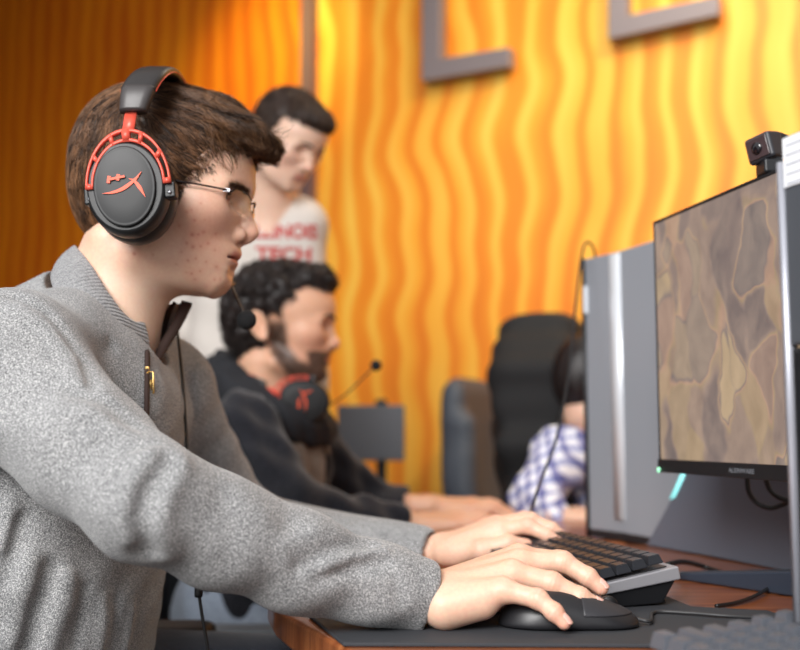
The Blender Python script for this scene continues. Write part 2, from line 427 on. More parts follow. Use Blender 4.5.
c3 = n.mix(.28, c1, c2)
spz = n.n('ShaderNodeSeparateXYZ'); n.l(vv, spz.inputs[0])
n.l(c3, n.b.inputs['Emission Color']); n.b.inputs['Emission Strength'].default_value = .72
n.b.inputs['Base Color'].default_value = (.03, .03, .032, 1)
slab(.0035, ML-.0035, -.0008, .0015, zbot+.017, ztop-.004).build('screen', msc, mon, smooth=False)
mgl = mat('pale_print', (112, 114, 120), .5)
a = D(0, 0)
tx = P(737, 470.5, 1.0); tt = None
for s_ in np.linspace(0, ML, 400):
    q = mpt(s_, -.005, 1); pxx = 400+F*q[0]/(q[1])
    if pxx > 737: break
text_mesh('ALIENWARE', .0078, mpt(s_, -.0042, zbot+.0058), (MD[0], MD[1], 0), (0, 0, 1), .0002, m=mgl, parent=mon, sx=1.25)
MB().box(mpt(.004, -.004, zbot+.003), (.004, .004, .006)).build('status_light', mat('status_glow', (150, 230, 180), .4, emis=(150, 240, 190), es=1), mon)
# stand: neck and spread legs behind the panel
hub = np.array([.50, 1.13])
mleg = mat('stand_slate', (58, 66, 80), .38, .3)
nb_ = MB(); nb_.prism([(hub[0]-.02, hub[1]-.04, DESK+.01), (hub[0]-.02, hub[1]+.04, DESK+.01), (hub[0]-.05, hub[1]+.03, 1.06), (hub[0]-.05, hub[1]-.03, 1.06)], (.03, .006, 0))
nb_.build('stand_neck', mleg, mon, bevel=.004)
for tip in (D(672, 577)[:2], (.42, .86)):
    t = np.array(tip); u = hub-t; u /= np.linalg.norm(u); w_ = np.array([-u[1], u[0]])*.016
    mb = MB(); L = [t-w_, t+w_, hub+w_*1.6, hub-w_*1.6]; hs = [.006, .006, .038, .038]
    mb.hexa([(a[0], a[1], DESK+.0005) for a in L]+[(a[0], a[1], DESK+h_) for a, h_ in zip(L, hs)])
    mb.build('stand_leg', mleg, mon, bevel=.003)
# webcam clipped on the monitor's upper edge
wc = P(765, 148, 1.14); sB = .27
base = mpt(.262, .008, ztop)
web = thing('webcam', 'small black webcam clipped on top of the monitor', 'webcam', base)
MB().box(base+[0, 0, .008], (.022, .03, .016)).build('clip', mblk, web, bevel=.003)
MB().box(base+[.012, 0, -.02], (.012, .02, .05)).build('clip_foot', mblk, web, bevel=.002)
ax = np.array([-.80, -.52, -.12]); ax /= np.linalg.norm(ax); Rw = np.array(Vector(ax).to_track_quat('Z', 'Y').to_matrix())
tiltR = Rw@np.array(Matrix.Rotation(.15, 3, 'Z'))
c = base+np.array([-.004, .002, .031])
MB().box(c, (.034, .030, .024), tiltR).build('camera_body', mat('webcam_grey', (52, 53, 58), .35), web, bevel=.004)
for k in range(5):
    MB().box(c-ax*(.014+k*.0035), (.030-k*.001, .027-k*.001, .0016), tiltR).build('cooling_fin', mblk, web)
MB().box(c+ax*.0125, (.027, .023, .002), tiltR).build('lens_window', mat('lens_glass', (70, 56, 58), .08, coat=1), web, bevel=.0008)
lz = MB().lathe([(.0001, .0), (.0065, .0), (.0065, .0015), (.004, .0022), (.0001, .0022)], c+ax*.0135, ax, seg=20); lz.build('lens', mat('lens_dark', (16, 12, 20), .05, coat=1), web)

# ================================================================== silver computer tower behind the monitor
msil = mat('silver_shell', (150, 155, 163), .38, .15)
mslt = mat('slate_shell', (104, 111, 124), .36, .15)
mbright = mat('bright_edge', (222, 226, 232), .3, .2)
tw = thing('computer_tower', 'tall silver computer tower behind the gaming monitor, cyan light on its side', 'computer', (.47, 1.7, DESK))
H = .495
Fa, Fb, Fc = np.array([.333, 1.87]), np.array([.377, 1.79]), np.array([.530, 1.35])
out = [Fa, Fb, Fc, np.array([.69, 1.41]), np.array([.50, 1.93])]
mb = MB(); mb.prism([(a[0], a[1], DESK+.012) for a in out], (0, 0, H-.012)); mb.build('case', msil, tw, bevel=.004)
mb = MB(); cc = np.mean(out, 0); mb.prism([(*(cc+(a-cc)*.985), DESK) for a in out], (0, 0, .030)); mb.build('base_plinth', mblk, tw, bevel=.002)
def side(px, py, off=.0015):
    """a point on the side panel (plane through Fb-Fc) seen at (px,py)"""
    o_ = np.array([0, 0, CAMZ]); r_ = P(px, py, 1.)-o_; nn = np.array([-(Fc-Fb)[1], (Fc-Fb)[0], 0]); nn /= np.linalg.norm(nn)
    if nn[0] > 0: nn = -nn
    t_ = ((np.array([*Fb, CAMZ])+nn*off-o_)@nn)/(r_@nn); return o_+r_*t_, nn
pts = [(684, 476), (646, 545), (715, 557), (792, 572), (792, 440), (700, 440)]
pp = [side(a, b, .004)[0] for a, b in pts]; nn = side(700, 500)[1]
mb = MB(); mb.prism(pp, -nn*.006); mb.build('lower_side_panel', mslt, tw, bevel=.0012)
ls = [side(a, b, .0055)[0] for a, b in [(681.5, 473), (684.5, 474.5), (674, 497.5), (669.5, 499)]]
mb = MB(); mb.prism(ls, -nn*.004); mb.build('light_strip', mat('cyan_glow', (150, 226, 226), .3, emis=(130, 225, 228), es=1.0), tw)
mb = MB(); hp = Fb+(Fc-Fb)*.02; hq = Fb+(Fa-Fb)*.22
mb.hexa([(hq[0]-.002, hq[1]-.002, DESK+.035), (hp[0]-.002, hp[1]-.001, DESK+.035), (hp[0]+.004, hp[1]+.004, DESK+.035), (hq[0]+.004, hq[1]+.004, DESK+.035),
         (hq[0]-.002, hq[1]-.002, DESK+H-.004), (hp[0]-.002, hp[1]-.001, DESK+H-.004), (hp[0]+.004, hp[1]+.004, DESK+H-.004), (hq[0]+.004, hq[1]+.004, DESK+H-.004)])
mb.build('corner_highlight', mbright, tw)  # pale strip standing in for the highlight along the case's corner ridge
mb = MB(); e1 = Fa+np.array([-.006, .004]); mb.hexa([(Fa[0]-.005, Fa[1]-.0, DESK), (Fa[0]+.001, Fa[1]-.004, DESK), (Fa[0]+.01, Fa[1]+.02, DESK), (Fa[0]-.0, Fa[1]+.02, DESK),
    (Fa[0]-.005, Fa[1]-.0, DESK+H), (Fa[0]+.001, Fa[1]-.004, DESK+H), (Fa[0]+.01, Fa[1]+.02, DESK+H), (Fa[0]-.0, Fa[1]+.02, DESK+H)]); mb.build('front_rim', mblk, tw)
fq = P(587, 303, 1.865)
MB().box(fq+[-.002, 0, .006], (.008, .006, .05)).build('front_switch', mbright, tw, bevel=.002)

# near tower at the right edge of the picture
t2 = thing('computer_tower', 'dark grey computer tower at the right edge with white paper sticker', 'computer', (.36, .70, DESK))
g0 = P(779, 165, .80); g0 = np.array([g0[0], .80]); gd = np.array([.30, -.95]); gd /= np.linalg.norm(gd); gn = np.array([-gd[1], gd[0]]); gn = gn if gn[0] > 0 else -gn
z1 = P(779, 139, .80)[2]
def gpt(s, n_, z): a = g0+gd*s+gn*n_; return np.array([a[0], a[1], z])
def gslab(s0, s1, n0, n1, za, zb):
    mb = MB(); mb.hexa([gpt(s0, n0, za), gpt(s1, n0, za), gpt(s1, n1, za), gpt(s0, n1, za), gpt(s0, n0, zb), gpt(s1, n0, zb), gpt(s1, n1, zb), gpt(s0, n1, zb)]); return mb
zg = P(790, 345, .79)[2]
gslab(.004, .40, 0.0, .17, zg, z1).build('upper_case', mat('case_dark_grey', (72, 76, 82), .45), t2, bevel=.003)
gslab(.004, .40, 0.002, .17, DESK+.022, zg-.002).build('lower_case', mat('case_black', (20, 20, 22), .5), t2, bevel=.002)
gslab(-.002, .41, -.008, .175, DESK, DESK+.022).build('foot_plate', mat('foot_black', (26, 24, 24), .4), t2, bevel=.006)
gslab(-.001, .0035, -.002, .008, DESK+.04, P(779, 163, .8)[2]).build('silver_edge', mat('satin_edge', (170, 172, 182), .35, .3), t2)
for k in range(40):
    s_ = .01+k*.0045; gslab(s_, s_+.002, -.001, .004, DESK+.03, zg-.006).build('grille_rib', mblk, t2, smooth=False)
gslab(.0065, .12, -.0012, .0, P(779, 190, .8)[2], z1-.002).build('paper_sticker', mat('white_paper', (232, 234, 238), .7), t2, smooth=False)
mlt = mat('faint_print', (176, 180, 190), .7)
for k in range(5):
    zz = z1-.008-k*.0075; gslab(.010, .10-.02*(k % 2), -.0016, -.0012, zz-.0012, zz).build('printed_line', mlt, t2, smooth=False)

# ================================================================== cables
mcab = mat('cable_rubber', (18, 18, 20), .45)
def cable(pts, r, label, n_=60, name='cable'):
    return tag(MB().tube(spline(pts, n_), r, 8).build(name, mcab), label, 'cable')
cable([P(596, 262, 1.88), P(594, 250, 1.86), P(590, 243, 1.84), P(584, 246, 1.82), P(579, 275, 1.78), P(572, 340, 1.72), P(566, 390, 1.66), P(556, 440, 1.60), P(543, 475, 1.56), P(533, 505, 1.50), D(528, 531, .004), D(560, 533, .004)], .0022, 'thin black cable hanging from the silver tower down to the hands')
cable([D(668, 564, .026), D(684, 562, .02), D(705, 567, .006), D(735, 577, .003), D(757, 587, .003), D(775, 583, .003), D(800, 575, .003)], .0032, 'black keyboard cable curving over the wooden desk behind the keyboard')
cable([D(716, 606, .003), D(735, 603, .003), D(755, 596, .004), D(775, 584, .006), D(797, 568, .01)], .0022, 'thin black cable running beside the foot of the dark tower')
cable([P(747, 478, 1.30), P(749, 492, 1.30), P(757, 503, 1.30), P(770, 508, 1.29), P(782, 505, 1.28), P(792, 500, 1.27)], .003, 'black cable looping under the monitor, lower of two')
cable([P(766, 480, 1.27), P(770, 490, 1.27), P(778, 497, 1.26), P(790, 501, 1.25)], .003, 'black cable looping under the monitor, upper of two')

# ================================================================== keyboards
mkey = mat('keycap_black', (46, 48, 53), .3)
mkey2 = mat('keycap_grey', (88, 92, 100), .32)
def keycap_mesh(w_, d_, h_=.0095, m=mkey, s=.0028):
    mb = MB()
    mb.hexa([(-w_/2, -d_/2, 0), (w_/2, -d_/2, 0), (w_/2, d_/2, 0), (-w_/2, d_/2, 0), (-w_/2+s*.5, -d_/2+s*.7, h_), (w_/2-s*.5, -d_/2+s*.7, h_), (w_/2-s*.5, d_/2-s*1.1, h_), (-w_/2+s*.5, d_/2-s*1.1, h_)])
    me = bpy.data.meshes.new('keycap'); me.from_pydata([tuple(a) for a in mb.V()], [], mb.f); me.materials.append(m)
    import bmesh
    bm = bmesh.new(); bm.from_mesh(me); bmesh.ops.bevel(bm, geom=bm.edges[:], offset=.0006, segments=2, affect='EDGES'); bm.to_mesh(me); bm.free()
    return me
def keyboard(root, O, U, Vv, N, L, Dp, rows, m, ncols=17, h0=0.004, gap=.0012, kh=.0095, tp=.0028):
    """O near-left corner of the key field, U along the length, Vv across towards the screen, N up"""
    U, Vv, N = [np.array(a, float)/np.linalg.norm(a) for a in (U, Vv, N)]
    R = Matrix([[U[i], Vv[i], N[i]] for i in range(3)]).to_4x4()
    base = WL[root.name]; cache = {}
    pitch = L/ncols; pv = Dp/rows
    layout = {0: [1]*ncols, 1: [1]*ncols, 2: [1.5]+[1]*(ncols-4)+[1.5]+[1], 3: [1.75]+[1]*(ncols-4)+[1.25]+[1], 4: [2.25]+[1]*(ncols-5)+[1.75]+[1], 5: [1.25, 1.25, 1.25, 6]+[1.25]*3+[1]*10}
    for r_ in range(rows):
        x = 0; widths = layout[min(5, rows-1-r_ if False else r_)]
        for w_ in widths:
            if x+w_ > ncols+1e-6: break
            k = (w_,)
            if k not in cache: cache[k] = keycap_mesh(pitch*w_-gap, pv-gap, kh, m, tp)
            p = np.array(O)+U*(x+w_/2)*pitch+Vv*(rows-1-r_+.5)*pv+N*(h0+.0015*abs(rows/2-r_-.5)*.6)
            o_ = bpy.data.objects.new('keycap', cache[k]); COL.objects.link(o_); o_.parent = root
            o_.matrix_local = Matrix.Translation(Vector([float(c_) for c_ in (p-base)]))@R
            x += w_
# main keyboard: its right end is towards the camera
kr = D(679, 566, .045)                 # rear, near end corner
kf = D(600, 597, .022)
U = np.array([kf[0]-kr[0], kf[1]-kr[1], 0])
kd = np.array([.223, -.975, 0]); kd /= np.linalg.norm(kd)          # along the keyboard towards the camera
kx = np.array([.975, .223, 0])                                       # towards the monitor
KR = kr; KL = .435; KD = .135
tilt = (.045-.020)/KD
kv = kx+np.array([0, 0, tilt]); kv /= np.linalg.norm(kv); kn = np.cross(kv, -kd); kn = kn if kn[2] > 0 else -kn
kfr = KR-kv*KD                                                       # front near corner
kb = thing('keyboard', 'black mechanical keyboard with silver rim under the left hand', 'keyboard', (KR-kd*.2)*[1, 1, 0]+[0, 0, DESK])
def kp(s, t, h_): return kfr-kd*s+kv*t+kn*h_           # s from near end, t front to rear
mb = MB(); mb.hexa([kp(0, 0, -.010), kp(0, KD, -.014), kp(KL, KD, -.014), kp(KL, 0, -.010), kp(0, 0, 0), kp(0, KD, 0), kp(KL, KD, 0), kp(KL, 0, 0)])
mb.build('silver_frame', mat('brushed_silver', (178, 178, 184), .33, .5), kb, bevel=.002)
mb = MB(); mb.hexa([kp(.006, .006, -.020), kp(.012, KD-.02, -.036), kp(KL-.012, KD-.02, -.036), kp(KL-.006, .006, -.020), kp(.003, .002, -.009), kp(.003, KD-.003, -.012), kp(KL-.003, KD-.003, -.012), kp(KL-.003, .002, -.009)])
mb.build('lower_shell', mblk, kb, bevel=.002)
for s_ in (.03, KL-.05):
    a = kp(s_, KD-.035, -.028); b = kp(s_+.035, KD-.035, -.028)
    mb = MB(); pr = [a, kp(s_, KD-.012, -.028), np.array([*(kp(s_, KD+.0, 0)[:2]), DESK+.0045]), np.array([*(kp(s_, KD-.02, 0)[:2]), DESK+.0045])]
    mb.prism(pr, -kd*.035); mb.build('flip_foot', mblk, kb, bevel=.001)
mb = MB(); mb.hexa([kp(.008, .010, 0), kp(.008, KD-.010, 0), kp(KL-.008, KD-.010, 0), kp(KL-.008, .010, 0), kp(.008, .010, .0012), kp(.008, KD-.010, .0012), kp(KL-.008, KD-.010, .0012), kp(KL-.008, .010, .0012)])
mb.build('key_plate', mat('key_plate_black', (36, 34, 36), .4), kb, smooth=False)
keyboard(kb, kp(KL-.006, .012, 0), kd, kv, kn, KL-.008, KD-.026, 6, mkey, ncols=20)
# near keyboard, lower right
qf = D(634, 640, .03); kd2 = np.array([.26, -.965, 0]); kd2 /= np.linalg.norm(kd2); kx2 = np.array([-kd2[1], kd2[0], 0])
fl = np.array([.178, .812, DESK+.015]); tl2 = .10; kv2 = kx2+np.array([0, 0, tl2]); kv2 /= np.linalg.norm(kv2); kn2 = np.cross(kv2, -kd2); kn2 = kn2 if kn2[2] > 0 else -kn2
k2 = thing('keyboard', 'grey mechanical keyboard in the blurred lower right corner', 'keyboard', (fl[0]+.09, fl[1]-.15, DESK))
def kp2(s, t, h_): return fl+kd2*s+kv2*t+kn2*h_
mb = MB(); mb.hexa([kp2(0, 0, -.018), kp2(0, .14, -.03), kp2(.36, .14, -.03), kp2(.36, 0, -.018), kp2(0, 0, 0), kp2(0, .14, 0), kp2(.36, .14, 0), kp2(.36, 0, 0)][::1])
mb.build('case', mblk, k2, bevel=.003)
keyboard(k2, kp2(.008, .006, 0), kd2, kv2, kn2, .34, .128, 6, mkey2, ncols=17, h0=.003, gap=.0024, kh=.0115, tp=.0050)

# ================================================================== far monitor seen from behind
fm = thing('monitor', 'far grey monitor seen from behind, small webcam on its top', 'monitor', (*D(372, 500)[:2]*0+P(372, 500, 3.05)[:2], DESK-.002))
c = P(371, 433, 3.05)
MB().box(c, (.195, .02, .16)).build('back_cover', mat('far_grey', (96, 100, 108), .45), fm, bevel=.004)
MB().box((c[0]+.03, c[1]+.03, (DESK+c[2])/2-.02), (.03, .015, c[2]-DESK+.0)).build('stand_neck', mblk, fm, bevel=.003)
MB().box((c[0]+.03, c[1]+.03, DESK+.006), (.12, .10, .012)).build('stand_base', mblk, fm, bevel=.003)
o = MB().box((c[0]+.03, c[1], c[2]+.0885), (.034, .02, .017)).build('webcam', mblk, bevel=.003); tag(o, 'tiny black webcam on the far grey monitor', 'webcam')

# ================================================================== mouse
mo = thing('computer_mouse', 'black computer mouse under the right hand', 'mouse', (.155, .995, DESK+.0037))
k_ = area('window_daylight', (-1.2, -1.7, 2.6), (-.15, 1.2, .95), 2.0, 51, (252, 250, 248), 1.7); k_.data.spread = math.radians(95)
area('ceiling_lamp', (.6, 2.6, 3.1), (.5, 3.6, 1.2), 1.2, 20, (255, 240, 215))
spot('wall_washer', (1.2, 1.6, 3.0), tuple(wall_ray(560, 230)), 105, (255, 235, 205), 66)
spot('wall_washer', (-.70, 3.3, 3.0), tuple(wall_ray(275, 60)), 95, (255, 232, 150), 50)
# ================================================================== heads (local frame: x forward, y to the person's left, z up, origin between the ears)
def head_core(x, y, z, q):
    ay = np.abs(y)
    d = ell(x, y, z, (.030, 0, .036), (.100, .076, .084))
    d = smin(d, ell(x, y, z, (.078, 0, .028), (.061, .063, .056)), .03)
    d = smin(d, ell(x, ay, z, (.070, .0, -.035), (.056, .060, .062)), .03)
    d = smin(d, ell(x, ay, z, (.088, .040, -.026), (.027, .023, .020)), .025)      # cheekbones
    jaw = cap(x, ay, z, (.022, .054, -.078), (.098, .014, -.1035), .016, .0135)
    jaw = smin(jaw, ell(x, y, z, (.055, 0, -.078), (.054, .048, .036)), .03)
    d = smin(d, jaw, .022)
    d = smin(d, ell(x, y, z, (.094, 0, -.073), (.0300, .033, .026)), .018)          # muzzle
    d = smin(d, ell(x, y, z, (.0990, 0, -.1030), (.0145, .022, .0150)), .014)        # chin
    d = smin(d, cap(x, ay, z, (.1225, .008, .003), (.110, .044, .001), .0115, .009), .014)  # brow ridge
    return d
def head_sdf(x, y, z, q=None, ears=False):
    ay = np.abs(y)
    d = head_core(x, y, z, q)
    # eye sockets
    d = smax(d, -ell(x, ay, z, (.132, .030, -.0115), (.020, .0165, .0105)), .014)
    # nose
    d = smin(d, cap(x, y, z, (.1250, 0, -.006), (.1355, 0, -.038), .0065, .0085), .010)
    d = smin(d, ell(x, y, z, (.1365, 0, -.0455), (.0115, .0098, .0095)), .007)
    d = smin(d, ell(x, ay, z, (.1215, .0128, -.0495), (.0135, .0085, .0100)), .004)
    d = smax(d, -ell(x, ay, z, (.1270, .0078, -.0580), (.0065, .0036, .0036)), .002)
    d = smin(d, cap(x, y, z, (.136, 0, -.0535), (.1215, 0, -.0605), .0045, .0050), .004)
    # philtrum and lips
    d = smin(d, ell(x+ay*ay*20, y, z, (.1130, 0, -.0712), (.0125, .0270, .0052)), .005)
    d = smin(d, ell(x+ay*ay*20, y, z, (.1105, 0, -.0815), (.0118, .0240, .0058)), .005)
    xm = x+ay*ay*32
    d = smax(d, -(np.sqrt((np.maximum(.1135-xm, 0)*.6)**2*0+(z+.0762+ay*.04)**2+np.maximum(.112-xm, 0)**2+np.maximum(ay-.025, 0)**2)-.0011), .0022)
    d = smax(d, -ell(x, y, z, (.121, 0, -.0915), (.0095, .020, .0055)), .008)        # fold under the lip
    # eyelids with the opening between them
    ec = (.1035, .0305, -.0095)
    ex, ey, ez = x-ec[0], ay-ec[1], z-ec[2]
    r = np.sqrt(ex*ex+ey*ey+ez*ez)
    d = smin(d, r-.0138, .0045)
    yy = np.arctan2(ey, ex); yy = np.where(yy > 0, yy/1.22, yy/.95)
    up = .0046*np.clip(1-yy*yy, 0, 1)-.0004; lo = -.0036*np.clip(1-yy*yy, 0, 1)+.0002
    openg = np.maximum(np.maximum(ez-up, lo-ez), (np.abs(yy)-1)*.01)
    d = smax(d, -np.maximum(np.maximum(openg, .0114-r), r-.0168), .0010)
    d = smax(d, -(np.abs(np.sqrt(ey*ey*.55+(ez-.0010)**2+0*ex)-.0092)+np.where(ez > .001, 0, .01)+np.where(x > .09, 0, .02)-.0006), .0016)   # lid crease
    if ears: d = smin(d, ear_sdf(x/.86, .076+(ay-.076)/.86, z/.86)*.86, .004)
    return d
def ear_sdf(x, ay, z):
    c, s = math.cos(.28), math.sin(.28)
    X, Z = (x+.002)*c+(z+.008)*s, -(x+.002)*s+(z+.008)*c
    Y = ay-.079-np.maximum(-X, 0)*.35
    k = np.sqrt((X/.0165)**2+((Z)/.0310)**2)
    rim = np.sqrt(((k-1)*.017)**2+(Y-.004)**2)-.0036
    disc = np.maximum((k-1)*.018, np.abs(Y+.001)-.003)
    d = smin(rim, disc, .004)
    d = smin(d, ell(X, Y, Z, (.002, .001, -.027), (.0085, .0045, .0095)), .004)
    d = smax(d, -ell(X, Y, Z, (.004, .004, -.001), (.007, .005, .012)), .003)
    return d

def to_local(R, O, s):
    R = np.array(R, np.float32); O = np.array(O, np.float32)
    def f(x, y, z):
        a, b, c = (x-O[0])/s, (y-O[1])/s, (z-O[2])/s
        return (R[0,0]*a+R[0,1]*b+R[0,2]*c, R[1,0]*a+R[1,1]*b+R[1,2]*c, R[2,0]*a+R[2,1]*b+R[2,2]*c)
    return f
def frame(yaw, pitch, roll=0):
    """rows are the head's axes in the room; yaw turns towards the photographer, pitch looks down"""
    M = Matrix.Rotation(-yaw, 3, 'Z')@Matrix.Rotation(pitch, 3, 'Y')@Matrix.Rotation(roll, 3, 'X')
    return np.array(M).T
# front profile of the first player, local x for local z
PROF = np.array([(.045,.136),(.031,.1405),(.010,.1408),(.0,.1395),(-.007,.1362),(-.012,.1352),(-.020,.1368),(-.028,.1400),(-.038,.1443),(-.046,.1462),(-.052,.1440),(-.0575,.1370),(-.0610,.1288),(-.0635,.1262),
 (-.068,.1258),(-.0725,.1255),(-.0755,.1222),(-.0768,.1200),(-.080,.1218),(-.0835,.1212),(-.088,.1152),(-.0925,.1125),(-.098,.1138),(-.104,.1135),(-.110,.1095),(-.116,.1010)])+np.array([0, .0022])
def fit_profile(v, prof, zs=.0020):
    m = (np.abs(v[:, 1]) < .0035) & (v[:, 0] > .06)
    q = v[m]; zb = np.arange(-.114, .045, .0016); xb = []
    for z in zb:
        s = q[np.abs(q[:, 2]-z) < .0016]; xb.append(s[:, 0].max() if len(s) else np.nan)
    xb = np.array(xb); ok = ~np.isnan(xb)
    t = np.interp(zb[ok], prof[::-1, 0], prof[::-1, 1]); dx = t-xb[ok]
    k = np.array([.25, .5, .25]); dx = np.convolve(np.pad(dx, 1, 'edge'), k, 'valid')
    print('profile fit', [(round(float(a)*1000), round(float(b)*1000,1)) for a, b in zip(zb[ok][::3], dx[::3])])
    D_ = np.interp(v[:, 2], zb[ok], dx)
    w = smoothstep(.085, .108, v[:, 0])*np.exp(-(v[:, 1]/.024)**2)
    w2 = smoothstep(.085, .108, v[:, 0])*smoothstep(-.055, -.06, -v[:, 2]*0+v[:, 2])*0
    v = v.copy(); v[:, 0] += D_*w; return v

# skin
def skin_mat(name, rough=.46, sss=.18):
    m = mat(name, (220, 180, 155), rough, sss=sss); n = NT(m)
    at = n.n('ShaderNodeVertexColor'); at.layer_name = 'Col'
    v = n.coords()
    f = n.noise(v, 260, 3)
    n.l(n.mix(.10, at.outputs['Color'], n.ramp(f, [(.3, (150, 90, 75)), (.7, (250, 220, 200))]), 'OVERLAY'), n.b.inputs['Base Color'])
    n.bump(n.noise(v, 1100, 2), .12, .0006)
    return m
M_SKIN = skin_mat('skin')
def lc(c): return np.array(lin(c))
def face_cols(v, base, lip=(196, 110, 104), red=.3, spots=None, beard=None):
    n = len(v); c = np.tile(lc(base), (n, 1)); ay = np.abs(v[:, 1])
    def mixc(w, col): nonlocal c; c = c*(1-w[:, None])+lc(col)*w[:, None]
    g = lambda p, r: np.exp(-(((v-np.array(p))/np.array(r))**2).sum(1))
    va = v.copy(); va[:, 1] = ay
    ga = lambda p, r: np.exp(-(((va-np.array(p))/np.array(r))**2).sum(1))
    mixc(red*.9*ga((.095, .05, -.045), (.045, .03, .032)), (205, 130, 112))
    mixc(.35*g((.144, 0, -.046), (.016, .016, .012)), (214, 130, 112))
    mixc(.35*ga((.10, .034, -.013), (.02, .02, .010)), (170, 110, 100))
    # lips
    w = np.exp(-(((v[:, 2]+.0762)/.0072)**4))*smoothstep(.024, .018, ay)*smoothstep(.100, .108, v[:, 0]+ay*ay*14*.5)
    mixc(.8*w, lip)
    mixc(.6*np.exp(-(((v[:, 2]+.0765)/.0013)**2))*smoothstep(.024, .018, ay)*smoothstep(.100, .108, v[:, 0]), (90, 40, 40))
    # inside the lid opening and nostrils
    mixc(.8*ga((.1295, .0062, -.0572), (.004, .0035, .003)), (70, 30, 28))
    if spots is not None:
        for p, r, s, col in spots: mixc(s*g(p, (r, r, r)), col)
    return c

# ------------------------------------------------------------------ hair strands
def strands(f, seeds, dirf, length, nseg=7, rad=.00022, off=.0008, lift=0., jit=.25, clump=None, gravity=0):
    """walk every hair over the implicit surface f; returns verts, quads, strand index"""
    n = len(seeds); p = seeds.copy(); L = np.broadcast_to(length, (n,)).astype(float)
    offs = off*(.3+1.4*rng.random(n)); path = [p.copy()]; jd = rng.normal(0, jit, (n, 3))
    for i in range(nseg):
        g = grad(f, p); t = dirf(p)+jd
        t = t-g*(t*g).sum(1)[:, None]; t /= np.linalg.norm(t, axis=1)[:, None]+1e-9
        p = p+t*(L/nseg)[:, None]
        d = f(*p.astype(np.float32).T); tgt = offs+lift*((i+1)/nseg)**2*L
        p = p-g*np.clip(d-tgt, -.01, .01)[:, None]
        path.append(p.copy())
    return np.stack(path, 1)
def strand_mesh(paths, rad, sides=3):
    n, k, _ = paths.shape
    t = np.gradient(paths, axis=1); t /= np.linalg.norm(t, axis=2)[..., None]+1e-12
    up = np.array([.31, .17, .93]); a = np.cross(t, up); a /= np.linalg.norm(a, axis=2)[..., None]+1e-9; b = np.cross(t, a)
    prof = np.interp(np.linspace(0, 1, k), [0, .5, 1], [1, .85, .12])*1.0
    rad = np.broadcast_to(rad, (n,))[:, None]*prof[None]
    V = []
    for s in range(sides):
        an = 2*np.pi*s/sides; V.append(paths+rad[..., None]*(np.cos(an)*a+np.sin(an)*b))
    V = np.stack(V, 2)            # n,k,sides,3
    idx = np.arange(n*k*sides).reshape(n, k, sides)
    q = np.stack([idx[:, :-1, :], np.roll(idx, -1, 2)[:, :-1, :], np.roll(idx, -1, 2)[:, 1:, :], idx[:, 1:, :]], -1).reshape(-1, 4)
    return V.reshape(-1, 3), q
def hair_mat(name, rough=.42):
    m = mat(name, (60, 42, 30), rough, spec=.35); n = NT(m)
    at = n.n('ShaderNodeVertexColor'); at.layer_name = 'Col'; n.l(at.outputs['Color'], n.b.inputs['Base Color']); return m
M_HAIR = hair_mat('hair')
def surf_samples(V, Q, n, mask=None):
    tri = np.concatenate([Q[:, [0, 1, 2]], Q[:, [0, 2, 3]]]); a, b, c = V[tri[:, 0]], V[tri[:, 1]], V[tri[:, 2]]
    ar = np.linalg.norm(np.cross(b-a, c-a), axis=1)
    if mask is not None: ar = ar*mask((a+b+c)/3)
    i = rng.choice(len(tri), n, p=ar/ar.sum()); u = rng.random((n, 2)); m = u.sum(1) > 1; u[m] = 1-u[m]
    return a[i]+(b[i]-a[i])*u[:, :1]+(c[i]-a[i])*u[:, 1:]

# ------------------------------------------------------------------ fabrics
def fleece(name, dark, mid, light, scale=520, rough=.95):
    m = mat(name, mid, rough, spec=.15); n = NT(m); v = n.coords()
    f = n.noise(v, scale, 2, .7)
    g = n.noise(v, 14, 3)
    c = n.ramp(f, [(.30, dark), (.5, mid), (.70, light)])
    n.l(n.mix(.25, c, n.ramp(g, [(.3, dark), (.7, light)]), 'SOFT_LIGHT'), n.b.inputs['Base Color'])
    n.b.inputs['Sheen Weight'].default_value = .25
    n.bump(f, .5, .0012); return m
# ================================================================== first player: head
H1O = P(133, 195, 1.2); R1 = frame(.0, 0.0); S1 = 1.0
def h1(x, y, z): return head_sdf(x, y, z)
def neck1(x, y, z):
    d = cap(x, y*1.02, z, (.000, 0, -.075), (-.036, 0, -.165), .0585, .0590)
    d = smin(d, cap(x, y, z, (-.036, 0, -.165), (-.062, 0, -.26), .060, .085), .03)
    d = smin(d, cap(x, np.abs(y), z, (-.015, .050, -.06), (.005, .022, -.175), .010, .009), .03)    # sternomastoid
    return d
def body1_head(x, y, z):
    return smin(h1(x, y, z), neck1(x, y, z), .020)
V, Q = mesh_sdf(body1_head, (-.16, -.11, -.30), (.165, .11, .135), .0015)
V = fit_profile(V, PROF)
def side_pt(px, py):
    """local point on the near cheek"""
    q = hit(lambda x, y, z: h1(*to_local(R1, H1O, S1)(x, y, z)), px, py)
    return R1@(q-H1O)/S1
spots = []
rs = random.Random(4)
